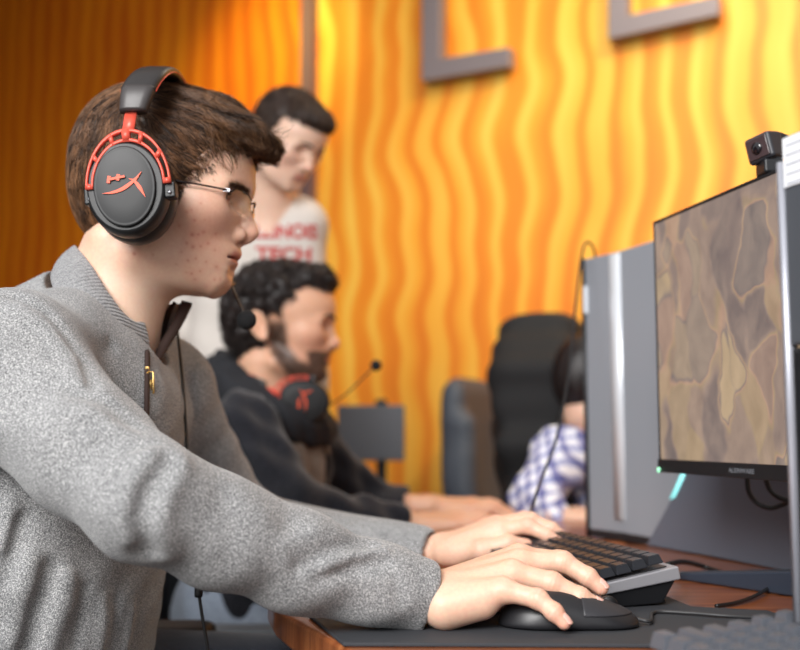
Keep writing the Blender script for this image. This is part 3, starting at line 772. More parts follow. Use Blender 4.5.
for (px, py, r, s_) in [(188, 214, .0016, .5), (193, 212, .0016, .4), (177, 224, .0018, .35), (196, 220, .0018, .5), (207, 222, .0013, .35), (190, 233, .002, .6), (197, 236, .0018, .5), (203, 231, .0018, .45), (214, 236, .002, .4),
        (186, 243, .0022, .6), (193, 249, .0018, .55), (199, 246, .002, .5), (206, 243, .0016, .45), (213, 250, .002, .4), (181, 252, .0018, .4), (189, 259, .0022, .55), (198, 258, .0018, .5), (206, 262, .0018, .45), (214, 268, .0022, .45),
        (193, 273, .0022, .65), (201, 270, .0016, .5), (186, 270, .0015, .4), (197, 281, .0018, .5), (214, 281, .0018, .5), (136, 254, .0028, .75), (152, 253, .0012, .4), (175, 262, .002, .35), (158, 283, .0018, .35), (221, 277, .0016, .4), (205, 288, .0016, .35), (201, 205, .0012, .4), (182, 200, .0012, .3)]:
    px += rs.uniform(-2.5, 2.5); py += rs.uniform(-2.5, 2.5); q = side_pt(px, py); spots.append((q, r*rs.uniform(.6, 1.1), s_*1.0, (170, 76, 66))); spots.append((q, r*2.6, s_*.34, (204, 120, 100)))
cols = face_cols(V, (226, 186, 162), red=.42, spots=spots)
# neck paler
wn = smoothstep(-.085, -.115, V[:, 2])*smoothstep(.09, .05, V[:, 0]); cols = cols*(1-wn[:, None])+lc((234, 202, 180))*wn[:, None]
# short stubble of hair at the temple/nape under the hair
Wv = H1O+(V*S1)@R1
P1_parts = [(Wv, Q, cols)]
print('head verts', len(V))
# ================================================================== hands (all positions are joints in the room)
def hand_sdf(H):
    """H: fingers [(MCP,PIP,DIP,TIP), ...] index..little, thumb (CMC,MCP,IP,TIP), carp four wrist-side points, wrist (a,b,ra,rb)"""
    fr = H.get('fr', [(.0108, .0098, .0086, .0072)]*3+[(.0098, .0084, .0076, .0064)]); sc = H.get('s', 1)
    def f(x, y, z):
        d = cap(x, y, z, *H['wrist'])
        for a, b, ra, rb in H['palm']: d = smin(d, cap(x, y, z, a, b, ra, rb), .012)
        for i in range(4):
            F_ = H['fingers'][i]; r = [q*sc for q in fr[i]]
            g = cap(x, y, z, F_[0], F_[1], r[0], r[1])
            g = smin(g, cap(x, y, z, F_[1], F_[2], r[1]*.97, r[2]), .004)
            g = smin(g, cap(x, y, z, F_[2], F_[3], r[2]*.96, r[3]), .003)
            # knuckle bulges and creases
            for j, (kk, rr) in enumerate(((1, r[1]*1.0), (2, r[2]*1.0))):
                c = F_[kk]; g = smin(g, np.sqrt((x-np.float32(c[0]))**2+(y-np.float32(c[1]))**2+(z-np.float32(c[2]))**2)-rr, .004)
                t = np.array(F_[kk+1])-np.array(F_[kk-1]); t /= np.linalg.norm(t)
                s = (x-c[0])*t[0]+(y-c[1])*t[1]+(z-c[2])*t[2]; near = np.exp(-((x-c[0])**2+(y-c[1])**2+(z-c[2])**2)/(1.6*rr)**2)
                g = g+.00045*near*np.cos(s/.0034*2*np.pi).astype(np.float32)*np.exp(-(s/.005)**2)
            d = smin(d, g, .007) if True else d
        T = H['thumb']; r = [q*sc for q in (.0145, .0122, .0108, .0086)]
        g = chain(x, y, z, T, r, .006); d = smin(d, g, .012)
        for c, rr in H.get('knob', []):
            d = smin(d, np.sqrt((x-np.float32(c[0]))**2+(y-np.float32(c[1]))**2+(z-np.float32(c[2]))**2)-rr, .010)
        # tendons over the back of the hand
        for i in range(4):
            a = np.array(H['carp'][i])+[0, 0, .008]; b = np.array(H['fingers'][i][0])+[0, 0, .006]
            q = cap(x, y, z, a, b, 0, 0); d = d-.0010*np.exp(-(q/.0045)**2)
        return d
    return f
def make_hand(H, h, lo, hi, base, extra=None):
    f0 = hand_sdf(H); f = f0 if extra is None else (lambda x, y, z: smin(f0(x, y, z), extra(x, y, z), .01))
    V, Q = mesh_sdf(f, lo, hi, h)
    c = np.tile(lc(base), (len(V), 1))
    def mixc(c, w, col): return c*(1-w[:, None])+lc(col)*w[:, None]
    red = (232, 150, 130)
    for F_ in list(H['fingers'])+[H['thumb']]:
        for k, s, r in ((0, .25, .013), (1, .38, .010), (2, .30, .008), (3, .55, .011)):
            c = mixc(c, s*np.exp(-((V-np.array(F_[k]))**2).sum(1)/r**2), red)
        for kk in (1, 2):
            t = np.array(F_[kk+1])-np.array(F_[kk-1]); t /= np.linalg.norm(t); sN = (V-np.array(F_[kk]))@t
            w = np.exp(-((V-np.array(F_[kk]))**2).sum(1)/.011**2)*np.exp(-((np.abs(sN)-.0018)/.0007)**2)*.25; c = mixc(c, w, (190, 110, 95))
    return V, Q, c
def nail(F_, up, r, parent, m, side=None):
    """fingernail on the last joint: small curved plate set into the fingertip"""
    a, b = np.array(F_[2]), np.array(F_[3]); t = (b-a)/np.linalg.norm(b-a); up = np.array(up, float); up -= t*up.dot(t); up /= np.linalg.norm(up); sd = np.cross(t, up)
    V = []; n1, n2 = 9, 9
    for i in range(n1):
        for j in range(n2):
            u = (i/(n1-1)-.5)*2; w = (j/(n2-1)-.5)*2; th = w*.80
            k = 1-.35*abs(w)**3
            L = (u*.0056*k)+.0012
            V.append(b-t*.0010+t*L+r*1.0*(np.cos(th)*up*(1.05-.04*max(u, 0)**2)+np.sin(th)*sd*1.0)-up*(.16*r*max(u, 0)))
    f = [(i*n2+j, i*n2+j+1, (i+1)*n2+j+1, (i+1)*n2+j) for i in range(n1-1) for j in range(n2-1)]
    o = link('fingernail', V, f, m, parent); s = o.modifiers.new('thick', 'SOLIDIFY'); s.thickness = .0008; s.offset = 0
    return o
def pts(*a): return [P(*q) for q in a]
RH = dict(
 fingers=[pts((519, 557, 1.042), (559, 561, 1.050), (583, 577, 1.040), (597, 589, 1.034)),
          pts((519, 563, 1.018), (563, 562, 1.018), (588, 577, 1.010), (601, 588, 1.006)),
          pts((512, 573, .992), (552, 583, .986), (580, 597, .982), (598, 606, .982)),
          pts((503, 590, .966), (538, 599, .955), (554, 612, .947), (564, 622.5, .944))],
 thumb=pts((462, 597, 1.045), (498, 598, 1.068), (530, 601, 1.076), (553, 604, 1.072)),
 carp=pts((447, 589, 1.022), (446, 592, 1.004), (444, 598, .986), (443, 605, .970)))
RH['palm'] = [(RH['carp'][0], RH['fingers'][0][0], .0185, .0128), (RH['carp'][1], RH['fingers'][1][0], .019, .0128), (RH['carp'][2], RH['fingers'][2][0], .0185, .0122), (RH['carp'][3], RH['fingers'][3][0], .018, .0112),
   (P(447, 608, .972), P(482, 604, .970), .0175, .0140), (P(455, 600, 1.035), P(490, 596, 1.045), .018, .014)]
RH['wrist'] = (P(405, 594, .992), P(442, 599, .994), .0235, .0225)
LH = dict(
 fingers=[pts((499, 531, 1.352), (528, 526, 1.340), (547, 535, 1.330), (560, 544, 1.325)),
          pts((499, 526, 1.378), (531, 520, 1.372), (552, 529, 1.365), (566, 539, 1.360)),
          pts((495, 525, 1.402), (524, 519, 1.402), (543, 526, 1.398), (556, 535, 1.394)),
          pts((488, 526, 1.424), (511, 521, 1.428), (526, 527, 1.426), (537, 534, 1.424))],
 thumb=pts((458, 552, 1.350), (482, 550, 1.325), (508, 543.5, 1.322), (526, 545.5, 1.325)),
 carp=pts((447, 552, 1.360), (446, 549, 1.378), (445, 548, 1.396), (444, 548, 1.412)), s=.98)
LH['palm'] = [(LH['carp'][0], LH['fingers'][0][0], .0185, .0135), (LH['carp'][1], LH['fingers'][1][0], .0185, .0128), (LH['carp'][2], LH['fingers'][2][0], .0175, .0122), (LH['carp'][3], LH['fingers'][3][0], .016, .0108),
   (LH['thumb'][0], LH['fingers'][0][0], .015, .0115)]
LH['wrist'] = (P(405, 552, 1.385), P(440, 551, 1.383), .0235, .0215)
# ================================================================== first player: skeleton in the room
SR, ER, WR = P(8, 372, 1.00), P(148, 501, .890), P(436, 600, .992)
SL, EL, WLh = P(158, 392, 1.35), P(240, 525, 1.50), P(418, 552, 1.385)
NB = P(100, 300, 1.2)
rootx = (-.42, 1.2, 0)
person1 = thing('person', 'young person in profile wearing glasses and a grey knit pullover, right hand on a mouse', 'person', rootx)
armR = lambda x, y, z: cap(x, y, z, P(345, 577, .965), P(410, 596, .992), .025, .0225)
armL = lambda x, y, z: cap(x, y, z, P(350, 540, 1.43), P(405, 552, 1.385), .031, .0235)
base = (228, 188, 164)
VR, QR, CR = make_hand(RH, .0012, P(370, 585, .99)-[.005, .08, .07], P(612, 600, 1.0)+[.02, .12, .08], base, armR)
VL, QL, CL = make_hand(LH, .0013, P(385, 545, 1.38)-[.005, .09, .06], P(570, 540, 1.38)+[.02, .09, .06], base, armL)
def hidden1(x, y, z):
    d = chain(x, y, z, [SR, ER, P(380, 588, .975)], [.045, .030, .022], .02)
    d = smin(d, chain(x, y, z, [SL, EL, P(385, 547, 1.40)], [.05, .036, .027], .02), .02)
    d = smin(d, cap(x, y, z, SR+[0,.03,-.01], SL+[-.01,-.03,-.01], .045, .045), .06)
    d = smin(d, cap(x, y, z, P(82, 350, 1.2), (-.43, 1.2, .66), .062, .12), .1)
    for s in (-1, 1): d = smin(d, chain(x, y, z, [(-.42, 1.2+s*.09, .60), (-.02, 1.2+s*.13, .60), (-.02, 1.2+s*.13, .12), (.06, 1.2+s*.14, .06)], [.085, .06, .045, .04], .03), .03)
    return d
VH, QH = mesh_sdf(hidden1, (-.65, .78, .0), (.12, 1.62, 1.2), .012)
CH = np.tile(lc(base), (len(VH), 1))
vs, qs, cs, o_ = [], [], [], 0
for v, q, c in P1_parts+[(VR, QR, CR), (VL, QL, CL), (VH, QH, CH)]:
    vs.append(v); qs.append(q+o_); cs.append(c); o_ += len(v)
body1 = link('body', np.concatenate(vs), np.concatenate(qs), M_SKIN, person1, cols=np.concatenate(cs))
mnail = mat('fingernail', (236, 184, 170), .25, sss=.1)
for i, (F_, r) in enumerate(zip(RH['fingers'], (.0072, .0072, .0072, .0064))): nail(F_, (.35, -.25, 1), r, person1, mnail)
for F_, r in zip(LH['fingers'][:2], (.007, .007)): nail(F_, (.3, -.1, 1), r, person1, mnail)

# eyes
L2W = lambda v: H1O+(np.asarray(v, float)*S1)@R1
for s in (-1, 1):
    c = np.array([.1035, .0305*s, -.0095])
    o = MB().ball(L2W(c), .0119, 28, 18).build('eye', MATS.get('eye_white') or mat('eye_white', (238, 228, 222), .15, coat=.5), person1)
    ax = np.array([1, -.02*s, -.03]); ax /= np.linalg.norm(ax)
    MB().lathe([(.0001, .0122), (.0024, .01205), (.0060, .0107)], L2W(c), R1.T@ax, seg=24).build('iris', MATS.get('iris_brown') or mat('iris_brown', (46, 34, 26), .1, coat=1), o)

# ------------------------------------------------------------------ hair of the first player
HLX = np.array([-.10, -.045, .0, .045, .060, .0655, .072, .084, .094, .100, .106, .115, .123, .138, .20]); HLZ = np.array([-.052, -.052, -.045, -.042, -.038, -.024, -.003, .007, .017, .027, .032, .028, .0245, .032, .038])
Rt = np.array(Matrix.Rotation(math.radians(24), 3, 'Y')).T
def haircap1(x, y, z, cut=True):
    ay = np.abs(y)
    d = ell(x, y, z, (.0205, 0, .048), (.0895, .0855, .0845))
    d = smin(d, ell(x, y, z, (-.014, 0, .002), (.0545, .066, .066)), .03)
    d = smin(d, ell(x, ay, z, (.044, .026, .012), (.046, .054, .058)), .03)
    d = smin(d, ell(x, ay, z, (.076, .0285, .023), (.042, .0400, .042)), .012)
    d = smin(d, ell(x, y, z, (.083, 0, .066), (.060, .067, .047)), .03)
    d = smin(d, ell(x, y, z, (.128, -.012, .0660), (.042, .048, .0145), Rt), .012)
    d = d+.0016*np.sin(z*420+x*160+3*np.sin(y*60))*np.exp(-(np.maximum(.08-z, 0)/.03)**2)*np.clip(x*20, 0, 1)
    fr_ = smoothstep(.095, .125, x)
    d = d+fr_*(.0022+.0042*vnoise(np.stack([x*.45+z*.2, y*1.3-x*.25, z*.7], -1), 105, 8))
    if cut:
        line = np.interp(x, HLX, HLZ).astype(np.float32)+np.where(x > .085, -smoothstep(.045, .02, ay)*.0+0*ay, 0)
        d = smax(d, (line-z)*.8, .006)
    return d.astype(np.float32)
VC, QC = mesh_sdf(haircap1, (-.10, -.11, -.08), (.19, .11, .16), .0022)
fl_full = lambda x, y, z: haircap1(x, y, z, False)
def hdir(p):
    x, y, z = p.T; top = smoothstep(.055, .105, z); front = smoothstep(-.01, .06, x)
    side = np.stack([-.15+.75*front, 0*x, -1+.45*front], 1)
    up = np.stack([.9+0*x, -.28+0*x, -.05-.5*smoothstep(.12, .17, x)], 1)
    up = up*front[:, None]+np.stack([-.9+0*x, -.1+0*x, -.5+0*x], 1)*(1-front[:, None])
    d = up*top[:, None]+side*(1-top[:, None])
    w = .30*vnoise(p, 38, 3)+.25*vnoise(p, 90, 5); d[:, 2] += w*.8; d[:, 0] += .2*vnoise(p, 45, 9); d[:, 1] += .35*vnoise(p, 40, 11)
    return d/np.linalg.norm(d, axis=1)[:, None]
msk = lambda c: (c[:, 2] > np.interp(c[:, 0], HLX, HLZ)+.002)
S = surf_samples(VC, QC, 17000, msk); topw = smoothstep(.04, .09, S[:, 2])
PA = strands(fl_full, S, hdir, .012+.030*topw*rng.random(len(S))+.004*rng.random(len(S)), 7, off=.0012, lift=.05, jit=.10)
# fringe: long locks hanging forward over the forehead
Sf = surf_samples(VC, QC, 3800, lambda c: (c[:, 0] > .085)*(c[:, 2] > .05)*1.0)
def fdir(p):
    d = hdir(p); d[:, 2] -= .35; d[:, 0] += .25; return d
PF = strands(haircap1, Sf, fdir, .034+.030*rng.random(len(Sf)), 9, off=.003, lift=.14, jit=.34)
lenc = lambda paths, a, b: None
def hcol(paths, dark, light, bias):
    n = len(paths); mid = paths[:, paths.shape[1]//2]
    t = np.clip(.5+.9*vnoise(mid, 120, 2)*.6+rng.normal(0, .22, n)+bias(mid), 0, 1)
    t = t**1.3; c = lc(dark)*(1-t[:, None])+lc(light)*t[:, None]
    return c
VA, FA = strand_mesh(PA, .00030+.00014*rng.random(len(PA)))
ca = np.repeat(hcol(PA, (38, 25, 18), (150, 108, 76), lambda m: .0), PA.shape[1]*3, 0)
PFt = PF[:, [0, 1, 2, 3, 4, 5, 6, 7, 8, 9]]; VF, FF = strand_mesh(PFt, .00032+.0001*rng.random(len(PF)))
cf = np.repeat(hcol(PF, (38, 25, 18), (146, 104, 70), lambda m: -.0), PF.shape[1]*3, 0)
Sb = surf_samples(VC, QC, 2600, lambda c: (np.abs(c[:, 2]-np.interp(c[:, 0], HLX, HLZ)-.007) < .007)*(c[:, 0] > .04)*(c[:, 0] < .098)*1.0)
def bdir(p): d = np.stack([.55+.8*(p[:, 0] > .1), 0*p[:, 0], -1+0*p[:, 0]], 1)+.15*np.stack([vnoise(p, 80, 21)]*3, 1); return d
hh = lambda x, y, z: np.minimum(haircap1(x, y, z), h1(x, y, z))
PB_ = strands(hh, Sb, bdir, .004+.005*rng.random(len(Sb)), 5, off=.0005, lift=.02, jit=.12)
VBB, FBB = strand_mesh(PB_, .00022); cbb = np.tile(lc((52, 37, 28)), (len(VBB), 1))
# a few stray hairs at the tip
tips = []
for k in range(46):
    a = np.array([.152+rng.normal(0, .010), -.02+rng.normal(0, .016), .066+rng.normal(0, .005)]); d = np.array([1, rng.normal(0, .4), rng.normal(.15, .75)])
    tips.append([a+d*.0034*i+np.array([0, 0, rng.normal(0, .0004)-.0004*i*i*rng.random()]) for i in range(6)])
VT, FT = strand_mesh(np.array(tips), .0003)
ct = np.tile(lc((40, 26, 18)), (len(VT), 1))
capc = np.tile(lc((56, 40, 30)), (len(VC), 1))
allv, allq, allc, o_ = [], [], [], 0
for v, q, c in ((VC, QC, capc), (VA, FA, ca), (VF, FF, cf), (VT, FT, ct), (VBB, FBB, cbb)):
    allv.append(v); allq.append(q+o_); allc.append(c); o_ += len(v)
hair1 = link('hair', L2W(np.concatenate(allv)), np.concatenate(allq), M_HAIR, person1, cols=np.concatenate(allc))
# eyebrows
for s in (-1, 1):
    n_ = 340; t = rng.random(n_); yb = (.010+.036*t)*s; zb = -.0010+.0050*np.sin(t*2.6)-.0015*t+rng.normal(0, .0014, n_)*(1-.5*t); xb = np.full(n_, .15)
    p = np.stack([xb, yb, zb], 1)
    for _ in range(24): p[:, 0] -= np.clip(h1(*p.astype(np.float32).T), -.01, .01)*.8
    PB = strands(h1, p, lambda q: np.stack([-.75+0*q[:, 0], s*(.6+0*q[:, 0]), .28+0*q[:, 0]], 1), .008, 4, off=.0006, jit=.18)
    PB[:, :, 0] += .0018*np.exp(-(PB[:, :, 1]/.024)**2)
    VB, FB = strand_mesh(PB, .00022); link('eyebrow', L2W(VB), FB, M_HAIR, person1, cols=np.tile(lc((74, 52, 40)), (len(VB), 1)))
    n_ = 60; t = rng.random(n_)*2-1; c = np.array([.1035, .0305*s, -.0095])
    ph = t*1.08+.12; q0 = c+np.stack([.0126*np.cos(ph), s*.0126*np.sin(ph), .0036*(1-t*t)+.0004], 1); dd = np.stack([.0014*np.cos(ph), s*.0014*np.sin(ph), np.full(n_, .0002)], 1)
    PL = np.stack([q0+dd*i+np.array([0, 0, .0003])*i*i*.3 for i in range(5)], 1); VB, FB = strand_mesh(PL, .00018); link('eyelashes', L2W(VB), FB, M_HAIR, person1, cols=np.tile(lc((26, 18, 16)), (len(VB), 1)))

# ------------------------------------------------------------------ pullover
mswt = fleece('grey_heather_knit', (78, 78, 80), (136, 137, 138), (210, 209, 208), 760)
cutR = P(425, 598, .992); cnR = np.array([1, .28, -.32]); cnR /= np.linalg.norm(cnR)
cutL = P(428, 553, 1.385); cnL = np.array([1, -.2, -.45]); cnL /= np.linalg.norm(cnL)
ABD = [(-.375, 1.2, CAMZ-.05), (-.415, 1.2, CAMZ-.34), (-.43, 1.2, CAMZ-.42)]
def sw_base(x, y, z):
    # trunk: flattened front to back
    sx = .74
    yc = (y-1.2)*sx
    d = cap(x, yc, z, (-.385, 0, CAMZ+.02), (-.412, 0, CAMZ-.16), .128, .128)
    d = smin(d, cap(x, yc, z, (-.412, 0, CAMZ-.16), (-.425, 0, CAMZ-.42), .128, .140), .05)
    d = smin(d, chain(x, y, z, [SR, P(60, 350, 1.115), P(96, 362, 1.28), SL], [.074, .052, .055, .066], .04), .05)
    d = smin(d, cap(x, y, z, P(10, 332, 1.2), P(60, 301, 1.2), .042, .038), .04)
    d = smin(d, cap(x, y, z, P(96, 422, 1.13), P(112, 420, 1.28), .076, .078), .04)
    # left sleeve
    g = chain(x, y, z, [SL, EL, WLh], [.066, .048, .0335], .03)
    g = smax(g, (x-cutL[0])*cnL[0]+(y-cutL[1])*cnL[1]+(z-cutL[2])*cnL[2], .004)
    d = smin(d, g, .035)
    # right sleeve
    g = chain(x, y, z, [SR, P(88, 452, .932), ER, P(224, 534, .925), P(300, 563, .955), P(374, 584, .975), WR], [.074, .055, .0485, .0455, .0415, .0350, .0325], .02)
    g = smax(g, (x-cutR[0])*cnR[0]+(y-cutR[1])*cnR[1]+(z-cutR[2])*cnR[2], .004)
    d = smin(d, g, .028)
    return d
cA, cB = P(105, 270, 1.2), P(128, 340, 1.2)
def neckhole(x, y, z):
    # tilted cylinder around the neck
    a, b = L2W((.010, 0, -.05)), L2W((-.050, 0, -.215))
    c = L2W((-.048, 0, -.146)); n_ = np.array([.62, 0, .785])
    return smax(cap(x, y, z, a, b, .080, .080), -((x-c[0])*n_[0]+(y-c[1])*n_[1]+(z-c[2])*n_[2]), .01)
RIDG = []
def sw_sdf(x, y, z):
    d = sw_base(x, y, z)
    for pl, amp, wd in RIDG:
        lo = pl.min(0)-wd*3; hi = pl.max(0)+wd*3
        m = (x > lo[0]) & (x < hi[0]) & (y > lo[1]) & (y < hi[1]) & (z > lo[2]) & (z < hi[2])
        if not m.any(): continue
        xm, ym, zm = x[m], y[m], z[m]; q = None
        for i in range(len(pl)-1):
            c = cap(xm, ym, zm, pl[i], pl[i+1], 0, 0); q = c if q is None else np.minimum(q, c)
        d[m] = d[m]-np.float32(amp)*np.exp(-(q/np.float32(wd))**2)
    # soft irregularity of the cloth
    d = d+(.0020*np.sin(x*44+y*31+2*np.sin(z*37))*np.sin(z*52-y*29)).astype(np.float32)
    d = smax(d, -neckhole(x, y, z), .006)
    # hollow sleeve ends
    d = smax(d, -cap(x, y, z, WR-(WR-ER)*.10, WR+(WR-ER)*.2, .0262, .0270), .002)
    d = smax(d, -cap(x, y, z, WLh-(WLh-EL)*.15, WLh+(WLh-EL)*.25, .0262, .0285), .003)
    d = smax(d, (CAMZ-.40)-z, .01)
    return d
def ridge(pix, amp, wd, d0=.5):
    q = np.array([hit(sw_base, a, b, d0) for a, b in pix])
    if d0 > .5: q = q[q[:, 1] > .965]
    if len(q) > 1: RIDG.append((q, amp, wd))
ridge([(166, 465), (150, 490), (141, 518), (147, 552)], -.011, .011)
ridge([(152, 455), (134, 482), (125, 515), (131, 540)], .006, .010)
ridge([(180, 462), (166, 495), (158, 525), (166, 556)], .005, .011)
ridge([(98, 462), (122, 450), (150, 444)], -.004, .006); ridge([(85, 440), (110, 432), (132, 430)], .003, .006)
ridge([(110, 478), (128, 468), (145, 462)], -.0035, .005)
ridge([(72, 392), (98, 398), (118, 410), (135, 425)], -.006, .008); ridge([(60, 415), (90, 415), (115, 428)], .004, .010)
ridge([(14, 296), (45, 312), (66, 334), (84, 360), (92, 386)], -.006, .006)
ridge([(20, 310), (48, 330), (66, 354), (76, 380)], .004, .010)
ridge([(300, 566), (322, 554), (345, 545), (372, 544)], -.006, .0065); ridge([(285, 545), (315, 532), (350, 528)], .0035, .008)
ridge([(320, 580), (350, 569), (385, 560)], -.004, .006); ridge([(325, 565), (352, 556), (385, 551)], .004, .006)
ridge([(375, 560), (395, 575), (400, 600)], -.003, .006)
ridge([(225, 500), (232, 530), (228, 560)], -.0025, .012); ridge([(265, 520), (285, 560)], .002, .012)
for pix, a, w_ in (([(25, 470), (12, 505), (2, 545)], .007, .008), ([(36, 480), (22, 520), (8, 580)], -.007, .008), ([(48, 500), (30, 560), (10, 640)], .008, .010), ([(66, 515), (50, 570), (28, 645)], -.008, .010),
     ([(84, 520), (68, 580), (50, 648)], .008, .010), ([(96, 530), (86, 590), (76, 648)], -.005, .007), ([(108, 540), (104, 600), (100, 648)], .004, .008), ([(122, 548), (118, 600), (114, 648)], -.004, .006), ([(136, 562), (132, 610), (126, 648)], .004, .007),
     ([(100, 350), (110, 385), (118, 420)], .005, .010), ([(112, 345), (124, 390), (130, 428)], -.005, .008), ([(165, 400), (168, 440), (165, 470)], .003, .008), ([(190, 380), (196, 420), (200, 460)], -.004, .008)):
    ridge(pix, a, w_, .51)
VS, QS = mesh_sdf(sw_sdf, (-.68, .74, CAMZ-.44), (.08, 1.66, CAMZ+.26), .0032)
print('sweater verts', len(VS))
sweater = link('pullover', VS, QS, mswt, person1)
tagp = sweater
# collar: ribbed stand-up band, open at the front
mrib = fleece('collar_rib_knit', (92, 92, 94), (142, 142, 144), (188, 188, 188), 700)
n = NT(mrib); wv = n.n('ShaderNodeTexWave'); wv.inputs['Scale'].default_value = 62; wv.bands_direction = 'Z'; wv.inputs['Distortion'].default_value = .6
n.l(n.coords((1, 1, 1), (.35, .45, 0)), wv.inputs['Vector'])
b0 = [x_ for x_ in mrib.node_tree.nodes if x_.type == 'BUMP'][0]; b2 = n.n('ShaderNodeBump'); b2.inputs['Strength'].default_value = .75; b2.inputs['Distance'].default_value = .0016
n.l(wv.outputs['Fac'], b2.inputs['Height']); n.l(b0.outputs['Normal'], b2.inputs['Normal']); n.l(b2.outputs['Normal'], n.b.inputs['Normal'])
topR = [P(*a) for a in ((76, 246, 1.20), (79, 250, 1.165), (90, 264, 1.142), (106, 291, 1.130), (121, 312, 1.134), (134, 322, 1.150), (143, 321, 1.168))]
botR = [P(*a) for a in ((58, 270, 1.20), (52, 280, 1.145), (62, 305, 1.108), (92, 332, 1.092), (116, 350, 1.098), (134, 366, 1.130), (147, 374, 1.160))]
topL = [P(*a) for a in ((76, 246, 1.20), (80, 249, 1.235), (95, 260, 1.262), (122, 285, 1.274), (150, 300, 1.270), (172, 304, 1.252), (186, 303, 1.232))]
botL = [P(*a) for a in ((58, 270, 1.20), (58, 274, 1.25), (75, 292, 1.30), (105, 318, 1.305), (130, 342, 1.285), (144, 360, 1.245), (151, 372, 1.195))]
def band(top, bot, nu=60, nv=12, bulge=.006, c=None):
    T, B_ = spline(top, nu), spline(bot, nu); V = []
    ctr = (T.mean(0)+B_.mean(0))/2 if c is None else c
    for i in range(nu):
        for j in range(nv):
            w = j/(nv-1); p = T[i]*(1-w)+B_[i]*w; o = p-ctr; o[2] = 0; o /= np.linalg.norm(o); V.append(p+o*bulge*math.sin(math.pi*w))
    f = [(i*nv+j, (i+1)*nv+j, (i+1)*nv+j+1, i*nv+j+1) for i in range(nu-1) for j in range(nv-1)]
    return V, f
cc_ = P(112, 290, 1.2)
for T, B_ in ((topR, botR), (topL, botL)):
    V, f = band(T, B_, c=cc_); o = link('collar', V, f, mrib, person1); s = o.modifiers.new('thick', 'SOLIDIFY'); s.thickness = .005; s.offset = 0
    s = o.modifiers.new('b', 'BEVEL'); s.width = .002; s.segments = 2
# dark lining strip and zip
mdk = mat('dark_zip_tape', (52, 34, 28), .8)
zipR = [P(143, 322, 1.166), P(147, 345, 1.163), P(149.5, 367, 1.158)]
zipL = [P(187, 303, 1.230), P(178, 322, 1.215), P(163, 347, 1.192), P(152, 368, 1.165)]
def strip(a, w0, w1, name, m, up, th=.002):
    A = spline(a, 24); V = []
    for i, p in enumerate(A):
        t = A[min(i+1, 23)]-A[max(i-1, 0)]; t /= np.linalg.norm(t); s = np.cross(t, up); s /= np.linalg.norm(s); w = w0+(w1-w0)*i/23
        V += [p-s*w, p+s*w]
    f = [(2*i, 2*i+1, 2*i+3, 2*i+2) for i in range(23)]
    o = link(name, V, f, m, person1); q = o.modifiers.new('thick', 'SOLIDIFY'); q.thickness = th; q.offset = 0; return o
strip(zipR, .0022, .0022, 'zip_edge', mdk, np.array([0, -1., 0]), .003)
strip(zipL, .0062, .0042, 'zip_edge', mdk, np.array([0, -1., 0]), .006)
mlin = mat('brown_lining', (84, 60, 50), .9)
A = [P(179, 305, 1.245), P(166, 322, 1.245), P(152, 345, 1.225), P(150, 366, 1.185)]
strip(A, .008, .006, 'collar_lining', mdk, np.array([0, -1., 0]), .002)
zp = [hit(sw_sdf, 148.5-.012*(b-350), b)+[0, -.0046, 0] for b in (352, 360, 368, 376, 384, 392, 400, 408, 416, 424, 430)]; print('zip', [round(float(q_[1]), 3) for q_ in zp]); zp = [q_ for q_ in zp if q_[1] > 1.02]; zp += [zp[-1]+(zp[-1]-zp[-3])*.5*k_ for k_ in (1, 2, 3, 4, 5)]
strip(zp, .0021, .0020, 'zip', mdk, np.array([0, -1., 0]), .006)
mgold = mat('brass_pull', (206, 172, 108), .28, .9)
za = zp[2]
MB().box(za+[.001, -.004, -.002], (.0045, .003, .006)).build('zip_slider', mgold, person1, bevel=.0008)
mb = MB(); q0 = P(153, 372, 1.145)[1]
zc = za+np.array([.0055, -.009, -.017])
mb.tube([zc+[-.003, 0, .012], zc+[-.004, 0, -.010], zc+[.0002, 0, -.0125], zc+[.004, 0, -.010], zc+[.003, 0, .012], zc+[-.003, 0, .012]], .0011, 8); mb.box(zc+[0, 0, -.002], (.0042, .0012, .012))
mb.build('zip_pull', mgold, person1)
# trousers and seat of the first player (below the frame)
mjean = fleece('dark_denim', (30, 34, 44), (44, 50, 62), (60, 66, 80), 600)
def tr1(x, y, z):
    d = cap(x, (y-1.2)*.8, z, (-.43, 0, .62), (-.40, 0, .60), .145, .14)
    for s in (-1, 1): d = smin(d, chain(x, y, z, [(-.40, 1.2+s*.09, .60), (-.02, 1.2+s*.13, .60), (-.02, 1.2+s*.13, .12)], [.100, .076, .062], .04), .03)
    return d
V, Q = mesh_sdf(tr1, (-.65, .90, .04), (.10, 1.52, .80), .009); link('trousers', V, Q, mjean, person1)
msh = mat('shoe_black', (28, 28, 30), .6)
for s in (-1, 1):
    f = lambda x, y, z: smax(smin(ell(x, y, z, (.05, 1.2+s*.135, .045), (.12, .045, .05)), ell(x, y, z, (-.02, 1.2+s*.13, .08), (.05, .042, .06)), .03), .0-z+.001, .004)
    V, Q = mesh_sdf(f, (-.12, 1.0, -.01), (.2, 1.42, .16), .006); link('shoe', V, Q, msh, person1)
